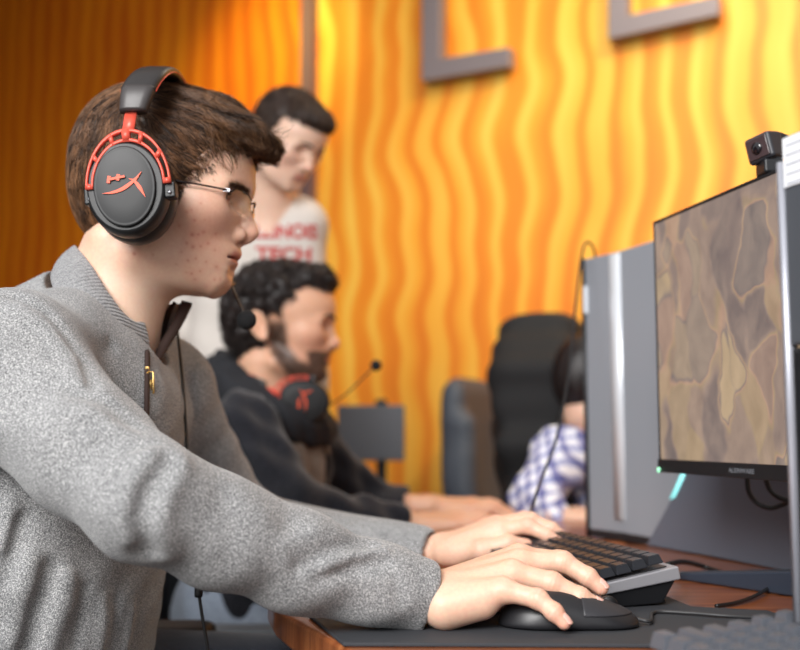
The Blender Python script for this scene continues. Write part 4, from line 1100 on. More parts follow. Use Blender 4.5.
# ================================================================== headsets
mred = mat('anodised_red', (224, 88, 70), .38, .15)
mhblk = mat('headset_black', (19, 20, 22), .45)
mleath = mat('black_leatherette', (40, 37, 37), .42, spec=.5); n = NT(mleath); n.bump(n.noise(n.coords(), 900, 2), .25, .0004)
mlogo = mat('logo_red', (232, 84, 44), .45)
def headset(name_label, X0, wyk, L2, sc=1.0, cup=(.037, -.118, .0), mic=None, logo=True, grp=None, detail=True, roll=.09, pitch_cup=0):
    """built in the wearer's head frame and carried into the room by L2"""
    t = thing('headset', name_label, 'headset', tuple(L2((cup[0], 0, 0))), grp)
    for s in (-1, 1):
        cy = abs(cup[1]); C_ = np.array([cup[0], s*cy, cup[2]])
        # frame of the cup: a outward, u to the front, w upwards, rolled a little
        u = np.array([math.cos(roll), 0, math.sin(roll)]); w_ = np.array([-math.sin(roll), 0, math.cos(roll)]); a = np.array([0., s, 0])
        tilt = .06; a = a*math.cos(tilt)-w_*math.sin(tilt)*0
        def wp(r, hh, th, ex=.0424, ey=.0505): return C_+u*ex*r*math.cos(th)+w_*ey*r*math.sin(th)+a*hh
        def ring(prof, ex, ey, name, m, par, seg=56):
            V = []; n_ = len(prof)
            for r, hh in prof:
                for k in range(seg): V.append(L2(wp(r, hh, 2*np.pi*k/seg, ex, ey)))
            f = [(i*seg+j, i*seg+(j+1) % seg, (i+1)*seg+(j+1) % seg, (i+1)*seg+j) for i in range(n_-1) for j in range(seg)]+[tuple(range(seg-1, -1, -1)), tuple(range((n_-1)*seg, n_*seg))]
            return link(name, V, f, m, par)
        cupo = ring([(.80, 0), (.93, .001), (.995, .006), (1, .012), (.985, .020), (.95, .025), (.90, .0275), (.88, .0275)], .0424, .0505, 'ear_cup', mhblk, t)
        ring([(.6, -.036), (.86, -.036), (.98, -.031), (1.03, -.022), (1.04, -.012), (1.0, -.002), (.9, .001)], .0424, .0505, 'ear_cushion', mleath, t)
        ring([(.94, .026), (1.0, .0268), (1.0, .0300), (.975, .0312), (.94, .0308), (.90, .0312), (.5, .0318), (.02, .0320)], .0318, .0422, 'outer_plate', MATS.get('plate_black') or mat('plate_black', (20, 21, 23), .5), cupo)
        # yoke: two concentric red arches joined by ribs
        mb = MB()
        def arcpt(th, k, off): 
            ex = .0412+.0*k; ey = .0600
            ex = .0358+(.0436-.0358)*k; ey = .0475+(.0615-.0475)*k
            return C_+u*(ex*math.cos(th)+.0035)+w_*(ey*math.sin(th)+.0)+a*(.0275+off-.0035*math.sin(th))
        for k0, k1 in ((0, .26), (.74, 1.0)):
            V = []; N_ = 40
            for i in range(N_):
                th = math.pi*(.0+1.0*i/(N_-1))
                for kk, of in ((k0, -.003), (k1, -.003), (k1, .003), (k0, .003)): V.append(L2(arcpt(th, kk, of)))
            f = [(i*4+j, i*4+(j+1) % 4, (i+1)*4+(j+1) % 4, (i+1)*4+j) for i in range(N_-1) for j in range(4)]+[(3, 2, 1, 0), tuple(range(4*N_-4, 4*N_))]
            mb.add(V, f)
        for th0 in (0, .62, 1.18, 1.57, 1.96, 2.52, math.pi):
            hw = .05 if th0 not in (0, math.pi) else .10
            if th0 == 1.57: hw = .10
            V = []
            for of in (-.003, .003):
                for th, k in ((th0-hw, .1), (th0+hw, .1), (th0+hw, .95), (th0-hw, .95)): V.append(L2(arcpt(min(max(th, 0), math.pi), k, of)))
            mb.hexa(V)
        # stem up to the slider
        V = []
        for zz, yy in ((.058, .022), (.086, .002)):
            for du, da in ((-.0062, -.0015), (.0062, -.0015), (.0062, .0015), (-.0062, .0015)): V.append(L2(C_+u*(du+.005)+w_*zz+a*(yy+da)))
        mb.hexa(V)
        mb.build('yoke', mred, t)
        for th in (0, math.pi):
            c = C_+u*(.0412*math.cos(th)+.0035)-w_*.006+a*.018; V = []
            for dw in (-.0085, .0085):
                for du, da in ((-.0058, -.009), (.0058, -.009), (.0058, .0075), (-.0058, .0075)): V.append(L2(c+u*du+w_*dw+a*da))
            mb = MB(); mb.hexa(V); o = mb.build('hinge', mhblk, t, bevel=.002)
            mb = MB(); mb.lathe([(.0001, 0), (.0022, 0), (.0022, .001), (.0001, .001)], L2(c+a*.0075-w_*.003), L2(c+a)-L2(c), seg=14); mb.build('hinge_screw', MATS.get('steel') or mat('steel', (150, 150, 155), .3, .9), o)
        if logo:
            # the maker's mark: slanted H joined to a swooping X
            def lg(poly, name='logo'):
                V = [L2(C_+u*(-s*px_)*1.15+w_*py_*1.15+a*(.0322)) for px_, py_ in poly]; V2 = [L2(C_+u*(-s*px_)*1.15+w_*py_*1.15+a*(.0329)) for px_, py_ in poly]
                n_ = len(poly); return V+V2, [tuple(range(n_)), tuple(range(2*n_-1, n_-1, -1))]+[(i, (i+1) % n_, n_+(i+1) % n_, n_+i) for i in range(n_)]
            def curve(pts_, wd):
                A = spline([(p[0], p[1], 0) for p in pts_], 22)[:, :2]; T = np.gradient(A, axis=0); T /= np.linalg.norm(T, axis=1)[:, None]; N_ = np.stack([-T[:, 1], T[:, 0]], 1)
                W_ = np.interp(np.linspace(0, 1, 22), np.linspace(0, 1, len(wd)), wd)[:, None]*.5
                return np.concatenate([A+N_*W_, (A-N_*W_)[::-1]]).tolist()
            mb = MB(); k = .001
            for poly in (curve([(-.0195*1, -.0055), (-.010, -.0052), (0, -.0022), (.010, .0045), (.0165, .0115)], [.0001, .0022, .0034, .0026, .0002]),
                         curve([(.0045, .0060), (.0095, .0035), (.014, -.0030), (.0185, -.0120)], [.0002, .0024, .0034, .0002]),
                         curve([(-.0135, .0035), (-.0122, .0098)], [.0030, .0030]), curve([(-.0052, .0050), (-.0040, .0105)], [.0030, .0030]), curve([(-.0125, .0066), (.0015, .0082)], [.0022, .0020])):
                k += .00025; v_, f_ = lg(poly); v_ = np.array(v_); v_ = v_+(L2(C_+a*k)-L2(C_))-(L2(C_+a*.001)-L2(C_)); mb.add(v_, f_)
            if s < 0 or not detail: mb.build('logo', mlogo, cupo, smooth=False)
    # head band with padded sleeve
    cy = abs(cup[1]); x0 = cup[0]
    path = [(x0+X0[0], -cy-.003, .060), (x0+X0[1], -cy+.003, .086), (x0+X0[2], -cy+.026, .110), (x0+X0[3], -.050, .1290), (x0+X0[4], 0, .1370)]
    path += [(a_, -b_, c_) for a_, b_, c_ in path[-2::-1]]
    A = spline(path, 80); T = np.gradient(A, axis=0); T /= np.linalg.norm(T, axis=1)[:, None]
    def bandmesh(i0, i1, wdf, th, off):
        V = []; sec = 14
        for i in range(i0, i1):
            f_ = np.array([1., 0, 0]); n_ = np.cross(T[i], f_); n_ /= np.linalg.norm(n_)
            if n_[2] < 0 and abs(A[i][1]) < .06: n_ = -n_
            cen = np.array([x0, 0, .03]); 
            if n_@(A[i]-cen) < 0: n_ = -n_
            wd = wdf(i/79)
            for k in range(sec):
                an = 2*np.pi*k/sec; cx, cz = math.cos(an), math.sin(an)
                V.append(L2(A[i]+f_*wd*np.sign(cx)*abs(cx)**.55+n_*(th*np.sign(cz)*abs(cz)**.7+off)))
        N_ = i1-i0
        return V, [(i*sec+j, i*sec+(j+1) % sec, (i+1)*sec+(j+1) % sec, (i+1)*sec+j) for i in range(N_-1) for j in range(sec)]+[tuple(range(sec-1, -1, -1)), tuple(range((N_-1)*sec, N_*sec))]
    V, f = bandmesh(9, 71, lambda q: .0185, .0055, .002); link('headband', V, f, mleath, t)
    V, f = bandmesh(9, 71, lambda q: .0195, .0012, .0008); link('band_piping', V, f, mred, t)
    for i0, i1 in ((0, 11), (69, 80)):
        V, f = bandmesh(i0, i1, lambda q: .0145+.004*math.sin(min(min(q, 1-q)*9, 1.57)), .0075, .001); link('slider_cap', V, f, MATS.get('slider_black') or mat('slider_black', (58, 54, 54), .4), t)
    if mic is not None:
        pth, ball = mic
        MB().tube(spline(pth, 40), .0016*sc, 8).build('microphone_boom', MATS.get('boom') or mat('boom', (40, 34, 32), .4), t)
        MB().ball(ball, .0118*sc if sc else .012, 22, 14).build('microphone_foam', MATS.get('foam') or mat('foam', (22, 22, 24), .95), t)
    return t
cupc = R1@(P(132, 193, 1.078)-H1O)
far = lambda x, y, z: L2W((x, y, z))
headset('black and red headset worn by the person with glasses, red logo on its ear cup', (0, .004, .010, .010, .008), 0, L2W, cup=(cupc[0], cupc[1], cupc[2]),
   mic=([L2W((cupc[0]+.02, .125, -.035)), L2W((.08, .110, -.065)), L2W((.105, .085, -.090)), P(232, 287, 1.255), P(240, 305, 1.235), P(245, 316, 1.232)], P(246.5, 320, 1.232)))
tag(MB().tube(spline([P(176, 322, 1.285), P(179, 345, 1.265), P(183, 385, 1.235), P(186, 430, 1.21), P(187.5, 462, 1.19), P(190, 510, 1.17), P(194, 560, 1.16), P(197, 582, 1.16)], 60), .0019, 8).build('headset_cable', mcab), 'thin black headset cable hanging down in front of the grey pullover', 'cable')
o = thing('headset_cable', 'thin black cable with inline plug hanging below the grey sleeve', 'cable', P(199, 590, 1.16))
MB().lathe([(.0001, 0), (.0042, 0), (.0046, .003), (.0046, .012), (.003, .017), (.0001, .017)], P(198.5, 597, 1.16), (0, 0, 1), seg=14).build('plug', mcab, o)
MB().tube(spline([P(199, 594, 1.16), P(202, 615, 1.16), P(205.5, 635, 1.16), P(208, 652, 1.16), P(209, 668, 1.16)], 24), .0019, 8).build('cord', mcab, o)

# ================================================================== glasses
gl = thing('eyeglasses', 'thin dark rimless eyeglasses worn by the person in the grey pullover', 'glasses', tuple(L2W((.13, 0, -.01))))
mglass = mat('lens_glass_clear', (235, 240, 245), .02, trans=1, coat=.3); mglass.node_tree.nodes['Principled BSDF'].inputs['IOR'].default_value = 1.07
mfr = mat('gunmetal_wire', (40, 34, 34), .3, .7)
LY, LZ, LW, LHh = .0345, -.0172, .0235, .0145
for s in (-1, 1):
    # lens plane: from nose side to temple side
    inn = np.array([.1395, s*.0115, LZ]); outp = np.array([.1235 if s < 0 else .1330, s*.0570, LZ])
    c = (inn+outp)/2; e1 = (outp-inn)/2; nn_ = np.cross(e1, [0, 0, 1]); nn_ /= np.linalg.norm(nn_); nn_ *= np.sign(nn_[0])
    V = []; N_ = 40
    for off in (-.0008, .0008):
        for k in range(N_):
            th = 2*np.pi*k/N_; a = np.sign(math.cos(th))*abs(math.cos(th))**.75; b = np.sign(math.sin(th))*abs(math.sin(th))**.75
            V.append(L2W(c+e1*a+np.array([0, 0, LHh*b*(1-.10*a)])+nn_*(off+.002*(1-a*a))))
    f = [tuple(range(N_)), tuple(range(2*N_-1, N_-1, -1))]+[(i, (i+1) % N_, N_+(i+1) % N_, N_+i) for i in range(N_)]
    link('lens', V, f, mglass, gl, smooth=False)
    up = [L2W(c+e1*a+np.array([0, 0, LHh*.95*(1-abs(a)**4*.45)])+nn_*.001) for a in np.linspace(-1, 1, 14)]
    MB().tube(up, .0009, 8).build('brow_wire', mfr, gl)
    hg = c+e1*1.0+np.array([0, 0, LHh*.55])
    pth = [L2W(hg), L2W(hg+[-.004, s*.004, .001]), L2W((hg[0]-.012, s*.0645, -.0072)), L2W((.085, s*.0735, -.0040)), L2W((.055, s*.0780, -.0005)), L2W((.02, s*.080, .003))]
    MB().tube(spline(pth, 30), .0011, 8).build('temple_arm', mfr, gl)
    MB().box(L2W(hg+[-.004, s*.003, .001]), (.008, .002, .004)).build('hinge', MATS.get('steel'), gl, bevel=.0005)
    MB().ball(L2W((.131, s*.0095, LZ-.006)), (.0012, .0022, .0042), 12, 8).build('nose_pad', mglass, gl)
MB().tube(spline([L2W((.1395, -.0115, LZ+.004)), L2W((.1425, -.005, LZ+.0065)), L2W((.1425, .005, LZ+.0065)), L2W((.1395, .0115, LZ+.004))], 14), .0011, 8).build('bridge', mfr, gl)

# ================================================================== computer mouse
a0, ax_ = D(497, 622), None
mc = np.array([.157, .990, DESK+.0037]); md = np.array([1, .02, 0]); md /= np.linalg.norm(md); mn = np.array([-md[1], md[0], 0])
def mouse_sdf(x, y, z):
    u_ = (x-mc[0])*md[0]+(y-mc[1])*md[1]; v_ = (x-mc[0])*mn[0]+(y-mc[1])*mn[1]; w_ = z-mc[2]
    d = ell(u_, v_, w_, (-.014, 0, .0), (.053, .033, .036)); d = smin(d, ell(u_, v_, w_, (.030, 0, .000), (.036, .031, .0185)), .02)
    d = smax(d, -w_+.001, .004); d = smax(d, np.abs(v_)-.0325, .006)
    d = smax(d, u_-.0635, .004)
    return d
g = lambda x, y, z: mouse_sdf(x, y, z).astype(np.float32)
V, Q = mesh_sdf(g, mc-[.075, .045, .005], mc+[.075, .045, .05], .0013); link('mouse_body', V, Q, mat('mouse_black', (34, 34, 37), .36), mo)
def btn(x, y, z):
    m_ = mouse_sdf(x, y, z); d = smax(m_-.0010, -(m_+.0022), .0006); d = smax(d, mc[0]+.008-x, .0008); d = smax(d, mc[2]+.0125-z, .0008)
    return smax(d, np.abs(np.abs(y-mc[1])-.0160)-.0142, .0008).astype(np.float32)
V, Q = mesh_sdf(btn, mc-[.075, .045, .005], mc+[.075, .045, .05], .0008); link('button', V, Q, mat('button_charcoal', (50, 50, 54), .42), mo)
MB().lathe([(.0001, -.003), (.0085, -.003), (.0095, -.0015), (.0095, .0015), (.0085, .003), (.0001, .003)], mc+md*.036+[0, 0, .0175], mn, seg=26).build('scroll_wheel', mcab, mo)
MB().tube(spline([mc+md*.062+[0, 0, .006], mc+md*.075+[0, 0, .004], D(655, 612, .006), D(690, 613, .0062), D(730, 616, .006), D(790, 618, .003), D(850, 612, .002)], 50), .0018, 8).build('cord', mat('cord_grey', (52, 52, 54), .5), mo)
# ================================================================== the other people
def skel_body(name, f, lo, hi, h, m, parent, cols=None):
    V, Q = mesh_sdf(f, lo, hi, h); return link(name, V, Q, m, parent, cols=cols)
def other_head(Ho, R, s, neckpts, neckr, base, beard=False, ears=True):
    Ri = R; tl = to_local(R, Ho, s)
    def f(x, y, z):
        a, b, c = tl(x, y, z); return smin(head_sdf(a, b, c, ears=ears)*s, chain(x, y, z, neckpts, neckr, .02), .02)
    lo = np.minimum(np.min(neckpts, 0), Ho)-.17; hi = np.maximum(np.max(neckpts, 0), Ho)+.19
    V, Q = mesh_sdf(f, lo, hi, .0026)
    L = (V-Ho)@R.T/s
    c = face_cols(L, base, red=.3)
    if beard:
        ay = np.abs(L[:, 1])
        w = smoothstep(-.046, -.072, L[:, 2]+.40*np.maximum(0, .055-L[:, 0])*-1)*smoothstep(.018, .03, L[:, 0])*smoothstep(-.150, -.118, L[:, 2])
        side = smoothstep(.045, .035, L[:, 0])*smoothstep(.012, .022, L[:, 0])*smoothstep(.02, .0, L[:, 2])*smoothstep(-.12, -.09, L[:, 2])
        pl = np.array([(.030, .004), (.032, -.055), (.058, -.094), (.098, -.106)]); q = np.stack([L[:, 0], L[:, 2]], 1); dd = np.full(len(L), 9.)
        for a_, b_ in zip(pl[:-1], pl[1:]):
            t_ = np.clip(((q-a_)@(b_-a_))/((b_-a_)@(b_-a_)), 0, 1); dd = np.minimum(dd, np.linalg.norm(q-a_-t_[:, None]*(b_-a_), axis=1))
        band_ = smoothstep(.026, .010, dd)*smoothstep(.012, -.01, L[:, 2])
        front_ = smoothstep(.080, .092, L[:, 0])*smoothstep(-.058, -.064, L[:, 2]); w = np.clip(np.maximum(band_, front_)*(L[:, 2] > -.135), 0, 1)
        lips = np.exp(-(((L[:, 2]+.0762)/.0065)**4))*smoothstep(.024, .018, ay)*smoothstep(.100, .108, L[:, 0])
        w = w*(1-lips)*(1-.8*np.exp(-((L-np.array([.145, 0, -.05]))**2).sum(1)/.014**2)); w = w*(.95+.10*vnoise(L, 300, 4)); w = np.clip(w, 0, 1); c = c*(1-.93*w[:, None])+lc((20, 15, 14))*.93*w[:, None]
    return V, Q, c
def face_parts(Ho, R, s, parent, browc=(40, 30, 26)):
    L2 = lambda v: Ho+(np.asarray(v, float)*s)@R
    for sd in (-1, 1):
        c = np.array([.1035, .0305*sd, -.0095])
        o = MB().ball(L2(c), .0117*s, 18, 12).build('eye', MATS['eye_white'], parent)
        MB().lathe([(.0001, .0119*s), (.0058*s, .0104*s)], L2(c), R.T@np.array([1., 0, -.1]), seg=18).build('iris', MATS['iris_brown'], o)
        V = []; n_ = 14
        P_ = [np.array([.15, sd*(.010+.036*t), .005+.0075*math.sin(t*2.3)-.004*t]) for t in np.linspace(0, 1, n_)]; P_ = np.array(P_)
        for _ in range(24): P_[:, 0] -= np.clip(h1(*P_.astype(np.float32).T), -.01, .01)*.8
        MB().tube([L2(p) for p in P_], [ .0034*s*(.35+.65*math.sin(math.pi*min(1, .15+t*.95))) for t in np.linspace(0, 1, n_)], 8).build('eyebrow', MATS.get('brow_dark') or mat('brow_dark', browc, .8), parent)
    return L2
def simple_hand(W, d, up, side, s=1.0, curl=.25, spread=.16, thumb=1):
    """relaxed hand: wrist point, direction, back-of-hand normal; side points to the thumb"""
    W = np.array(W, float); d = np.array(d, float)/np.linalg.norm(d); up = np.array(up, float); up -= d*up.dot(d); up /= np.linalg.norm(up); sd = np.array(side, float); sd -= d*sd.dot(d)+up*sd.dot(up); sd /= np.linalg.norm(sd)
    fs, cp = [], []
    for i, (o_, L) in enumerate(((.030, .092), (.010, .100), (-.011, .094), (-.030, .078))):
        m_ = W+d*(.088-.006*abs(i-1))*s+sd*o_*s+up*.004; dd = d+sd*(o_*spread*6); dd /= np.linalg.norm(dd)
        a = m_+(dd+up*.05)*L*.46*s; b = a+(dd-up*curl*2.2)*L*.30*s; e_ = b+(dd-up*curl*3.6)*L*.20*s
        fs.append([m_, a, b, e_]); cp.append(W+d*.012*s+sd*o_*.6*s)
    th = [W+d*.022*s+sd*.026*s, W+d*.055*s+sd*.052*s-up*.008, W+d*.085*s+sd*.060*s-up*.014, W+d*.108*s+sd*.058*s-up*.016]
    H = dict(fingers=fs, carp=cp, thumb=th, s=s); H['palm'] = [(cp[i], fs[i][0], .0165*s, .0115*s) for i in range(4)]+[(th[0], fs[0][0], .014*s, .011*s)]
    H['wrist'] = (W-d*.05, W+d*.005, .024*s, .0215*s); return H

# ------------------------------------------------------------------ second player: bearded, dark hooded jacket
H2 = P(267, 326, 2.09); R2 = frame(.04, -.06); S2 = .985
base2 = (214, 168, 140)
nk2 = [H2+np.array([.0, 0, -.075])@np.eye(3), P(262, 405, 2.10), P(262, 440, 2.12)]
per2 = thing('person', 'bearded person with curly black hair in a dark hooded jacket, headset around the neck', 'person', (-.30, 2.12, 0))
V2, Q2, C2 = other_head(H2, R2, S2, nk2, [.056, .058, .08], base2, beard=True)
s2R, e2R, w2R = P(243, 432, 1.96), P(296, 512, 1.86), P(403, 526, 1.93)
s2L, e2L, w2L = P(300, 440, 2.28), P(372, 505, 2.36), P(430, 508, 2.22)
HR2 = simple_hand(P(413, 526, 1.93), (1, .02, .05), (0, -.15, 1), (-.1, 1, 0), .98, .20)
HL2 = simple_hand(P(436, 507, 2.20), (1, -.18, -.02), (0, -.2, 1), (-.1, -1, 0), .98, .25)
lo = P(395, 520, 1.93)-[.02, .1, .08]; hi = P(560, 520, 1.93)+[.02, .1, .10]
Va, Qa, Ca = make_hand(HR2, .002, lo, hi, base2)
lo = P(420, 520, 2.2)-[.02, .12, .08]; hi = P(540, 520, 2.2)+[.02, .12, .10]
Vb, Qb, Cb = make_hand(HL2, .002, lo, hi, base2)
def hid2(x, y, z):
    d = cap(x, y, z, P(262, 430, 2.12), (-.30, 2.12, .66), .075, .11)
    d = smin(d, chain(x, y, z, [s2R, e2R, w2R, P(415, 526, 1.93)], [.045, .034, .025, .022], .02), .03); d = smin(d, chain(x, y, z, [s2L, e2L, w2L, P(438, 507, 2.2)], [.045, .034, .025, .022], .02), .03)
    for s in (-1, 1): d = smin(d, chain(x, y, z, [(-.28, 2.12+s*.09, .53), (.12, 2.12+s*.13, .55), (.10, 2.12+s*.13, .12), (.16, 2.12+s*.14, .06)], [.075, .055, .045, .04], .03), .03)
    return d
Vh_, Qh_ = mesh_sdf(hid2, (-.5, 1.7, .0), (.3, 2.5, 1.2), .010)
def join(parts):
    vs, qs, cs, o_ = [], [], [], 0
    for v, q, c in parts: vs.append(v); qs.append(q+o_); cs.append(c); o_ += len(v)
    return np.concatenate(vs), np.concatenate(qs), np.concatenate(cs)
v, q, c = join([(V2, Q2, C2), (Va, Qa, Ca), (Vb, Qb, Cb), (Vh_, Qh_, np.tile(lc(base2), (len(Vh_), 1)))])
link('body', v, q, M_SKIN, per2, cols=c)
L2W2 = face_parts(H2, R2, S2, per2)
HX2 = np.array([-.10, -.03, .0, .016, .030, .040, .05, .07, .09, .105, .12, .20]); HZ2 = np.array([-.065, -.065, -.050, .02, .020, .0, .03, .045, .05, .048, .052, .06])
def hair2(x, y, z):
    ay = np.abs(y)
    d = ell(x, y, z, (.012, 0, .052), (.096, .088, .080)); d = smin(d, ell(x, y, z, (-.028, 0, .0), (.060, .070, .074)), .03); d = smin(d, ell(x, y, z, (.095, 0, .082), (.052, .062, .036)), .03)
    p = np.stack([x, y, z], -1); d = d-.0085*vnoise(p, 62, 1).astype(np.float32)-.004*vnoise(p, 130, 2).astype(np.float32)
    line = np.interp(x, HX2, HZ2).astype(np.float32); d = smax(d, (line-z)*.8, .006)
    d = smax(d, -ell(x, ay, z, (.0, .088, -.006), (.022, .03, .032)), .006)
    return d.astype(np.float32)
V, Q = mesh_sdf(hair2, (-.13, -.12, -.1), (.19, .12, .17), .003)
S = surf_samples(V, Q, 5200); 
def curl(p):
    return np.stack([vnoise(p, 70, 5), vnoise(p, 70, 6), vnoise(p, 70, 7)], 1)+1e-3
PA = strands(hair2, S, curl, .022, 9, off=.003, lift=.12, jit=.5); VA, FA = strand_mesh(PA, .0007)
v, q, c = join([(V, Q, np.tile(lc((34, 27, 26)), (len(V), 1))), (VA, FA, np.repeat(hcol(PA, (22, 17, 17), (72, 60, 56), lambda m: 0), PA.shape[1]*3, 0))])
link('hair', L2W2(v), q, M_HAIR, per2, cols=c)
mj = fleece('charcoal_jacket', (26, 26, 31), (38, 39, 45), (56, 56, 64), 300)
mgr = fleece('taupe_grey_knit', (104, 92, 82), (132, 120, 108), (158, 146, 134), 300)
def jk(x, y, z):
    yc = (y-2.12)*.76
    d = cap(x, yc, z, P(268, 470, 2.12)*[1, 0, 1], (-.30, 0, .55), .125, .130)
    d = smin(d, chain(x, y, z, [s2R, P(258, 425, 2.05), P(275, 425, 2.2), s2L], [.068, .06, .06, .066], .04), .06)
    d = smin(d, chain(x, y, z, [s2R, e2R, w2R], [.070, .055, .036], .03), .03); d = smin(d, chain(x, y, z, [s2L, e2L, w2L], [.068, .052, .036], .03), .03)
    d = smax(d, x-w2R[0]-.01, .004)
    d = d+.006*np.sin(x*70+z*55+2*np.sin(y*30))*np.sin(z*38-x*22).astype(np.float32)
    d = smax(d, -cap(x, y, z, P(262, 395, 2.10), P(262, 425, 2.11), .066, .066), .01)
    # open front
    d = smax(d, -(np.abs(y-2.085+(z-.9)*.15)-.052-.10*(1.02-z))*1.0*-1 if False else d-1, .01)
    return d
def front2(x, y, z):      # opening of the jacket as a wedge looking forward
    return np.maximum(np.abs((y-2.02)+.0*z)-.080, -(x+.250-.0*z))
jsdf = lambda x, y, z: smax(jk(x, y, z), -np.maximum(front2(x, y, z), -(z-.72)), .012)
skel_body('jacket', jsdf, (-.52, 1.72, .50), (.16, 2.50, 1.18), .0055, mj, per2)
def in2(x, y, z):
    yc = (y-2.12)*.78
    d = cap(x, yc, z, P(270, 462, 2.12)*[1, 0, 1], (-.30, 0, .55), .116, .118); d = smin(d, chain(x, y, z, [P(262, 432, 2.04), P(275, 432, 2.2)], [.06, .06], .04), .06)
    d = d+.006*np.sin(y*95+z*18)*smoothstep(-.3, -.2, x); d = smax(d, -cap(x, y, z, P(262, 395, 2.10), P(262, 425, 2.11), .062, .062), .01); return d.astype(np.float32)
skel_body('pullover', in2, (-.48, 1.86, .50), (-.02, 2.38, 1.12), .0055, mgr, per2)
# hood bunched round the neck
A = spline([P(222, 372, 2.12)+[0, 0, .0], P(232, 388, 2.02), P(262, 412, 1.985), P(298, 424, 2.01), P(318, 430, 2.08), P(312, 420, 2.18), P(280, 395, 2.23), P(240, 372, 2.22), P(222, 365, 2.14)], 60)
def hood(x, y, z):
    d = None
    for i in range(0, len(A)-2, 2):
        r = .040 if i < 20 else .034; c_ = cap(x, y, z, A[i], A[i+2], r, r); d = c_ if d is None else smin(d, c_, .01)
    return (d+.004*np.sin(x*110+z*70)*np.sin(y*80)).astype(np.float32)
skel_body('hood', hood, A.min(0)-.07, A.max(0)+.07, .005, mat('hood_black', (30, 31, 36), .9), per2)
mden = fleece('washed_blue_denim', (128, 138, 152), (152, 162, 176), (178, 186, 198), 300)
def tr2(x, y, z):
    d = cap(x, (y-2.12)*.8, z, (-.31, 0, .58), (-.28, 0, .54), .140, .13)
    for s in (-1, 1): d = smin(d, chain(x, y, z, [(-.28, 2.12+s*.09, .53), (.12, 2.12+s*.13, .55), (.10, 2.12+s*.13, .12)], [.095, .072, .060], .04), .03)
    return (d+.003*np.sin(x*60+y*40)*np.sin(y*70-z*50)).astype(np.float32)
skel_body('trousers', tr2, (-.5, 1.8, .04), (.25, 2.45, .74), .008, mden, per2)
for s in (-1, 1):
    f = lambda x, y, z: smax(smin(ell(x, y, z, (.17, 2.12+s*.135, .045), (.12, .045, .05)), ell(x, y, z, (.10, 2.12+s*.13, .08), (.05, .042, .06)), .03), -z+.001, .004)
    skel_body('shoe', f, (.0, 1.9, -.01), (.32, 2.36, .16), .007, msh, per2)
# headset resting round the neck
cup2 = np.array([.037, -.095, -.02])
Rn = np.array(Matrix.Rotation(math.radians(-74), 3, 'Y'))@np.array(Matrix.Rotation(.10, 3, 'X'))
On = P(304, 400, 2.0)
L2n = lambda v: On+(Rn@(np.asarray(v, float)-cup2).T).T*.97 if np.ndim(v) == 1 else On+((np.asarray(v, float)-cup2)@Rn.T)*.97
headset('red and black headset resting around the neck of the bearded person', (0, 0, 0, 0, 0), 0, L2n, cup=tuple(cup2), mic=([P(322, 408, 2.0), P(331, 404, 2.0), P(345, 395, 1.99), P(360, 381, 1.98), P(372, 369, 1.97)], P(376, 365.5, 1.97)), sc=.9)

# ------------------------------------------------------------------ standing person in a white printed shirt
H3 = P(280, 136, 2.36); R3 = frame(.66, .46, .0); S3 = .89
base3 = (226, 190, 168)
NK3 = P(270, 204, 2.43)
per3 = thing('person', 'standing person in a white shirt with red lettering, looking down', 'person', (-.33, 2.46, 0))
nk = [H3+(np.array([-.01, 0, -.06])@R3), NK3, NK3+[0, .03, -.08]]
V3, Q3, C3 = other_head(H3, R3, S3, nk, [.052, .054, .08], base3, ears=True)
w3 = NK3[2]
shR, shL = P(192, 236, 2.50), P(302, 226, 2.44)
T0 = np.array([-.335, 2.49, 0])
def hid3(x, y, z):
    d = cap(x, y, z, NK3+[0, .03, -.06], T0+[0, 0, .95], .07, .12)
    d = smin(d, chain(x, y, z, [shR, shR+[-.03, .02, -.28], shR+[.0, -.06, -.52]], [.05, .036, .025], .02), .02); d = smin(d, chain(x, y, z, [shL, shL+[.0, .03, -.28], shL+[-.0, -.05, -.50]], [.045, .036, .025], .02), .02)
    for s in (-1, 1): d = smin(d, chain(x, y, z, [T0+[s*.08, 0, .88], T0+[s*.10, 0, .48], T0+[s*.11, .03, .08], T0+[s*.12, -.10, .04]], [.09, .06, .042, .035], .03), .03)
    return d
Vh_, Qh_ = mesh_sdf(hid3, (-.75, 2.2, .0), (.1, 2.8, 1.5), .010)
hs = []
for w_, sd in ((shR+[.0, -.06, -.52], 1), (shL+[.0, -.05, -.50], -1)):
    Hd = simple_hand(w_+[0, 0, -.04], (0, -.1, -1), (sd*-1., 0, 0), (0, -1, 0), .95, .12); hs.append(make_hand(Hd, .0035, w_-[.09, .12, .27], w_+[.09, .10, .08], base3))
v, q, c = join([(V3, Q3, C3), (Vh_, Qh_, np.tile(lc(base3), (len(Vh_), 1)))]+hs)
link('body', v, q, M_SKIN, per3, cols=c)
L2W3 = face_parts(H3, R3, S3, per3)
def hair3(x, y, z):
    ay = np.abs(y)
    d = ell(x, y, z, (.016, 0, .046), (.094, .085, .086)); d = smin(d, ell(x, y, z, (-.022, 0, .0), (.056, .068, .066)), .03); d = smin(d, ell(x, y, z, (.092, .0, .070), (.056, .062, .036)), .03)
    d = d+.0015*np.sin(y*300+x*60); line = np.interp(x, HX2, np.array([-.065, -.065, -.050, -.03, -.005, .005, .02, .035, .042, .040, .038, .04])).astype(np.float32)
    return smax(d, (line-z)*.8, .006).astype(np.float32)
V, Q = mesh_sdf(hair3, (-.12, -.11, -.1), (.18, .11, .16), .0035)
S = surf_samples(V, Q, 5000); PA = strands(hair3, S, hdir, .03, 6, off=.002, lift=.05, jit=.15); VA, FA = strand_mesh(PA, .0006)
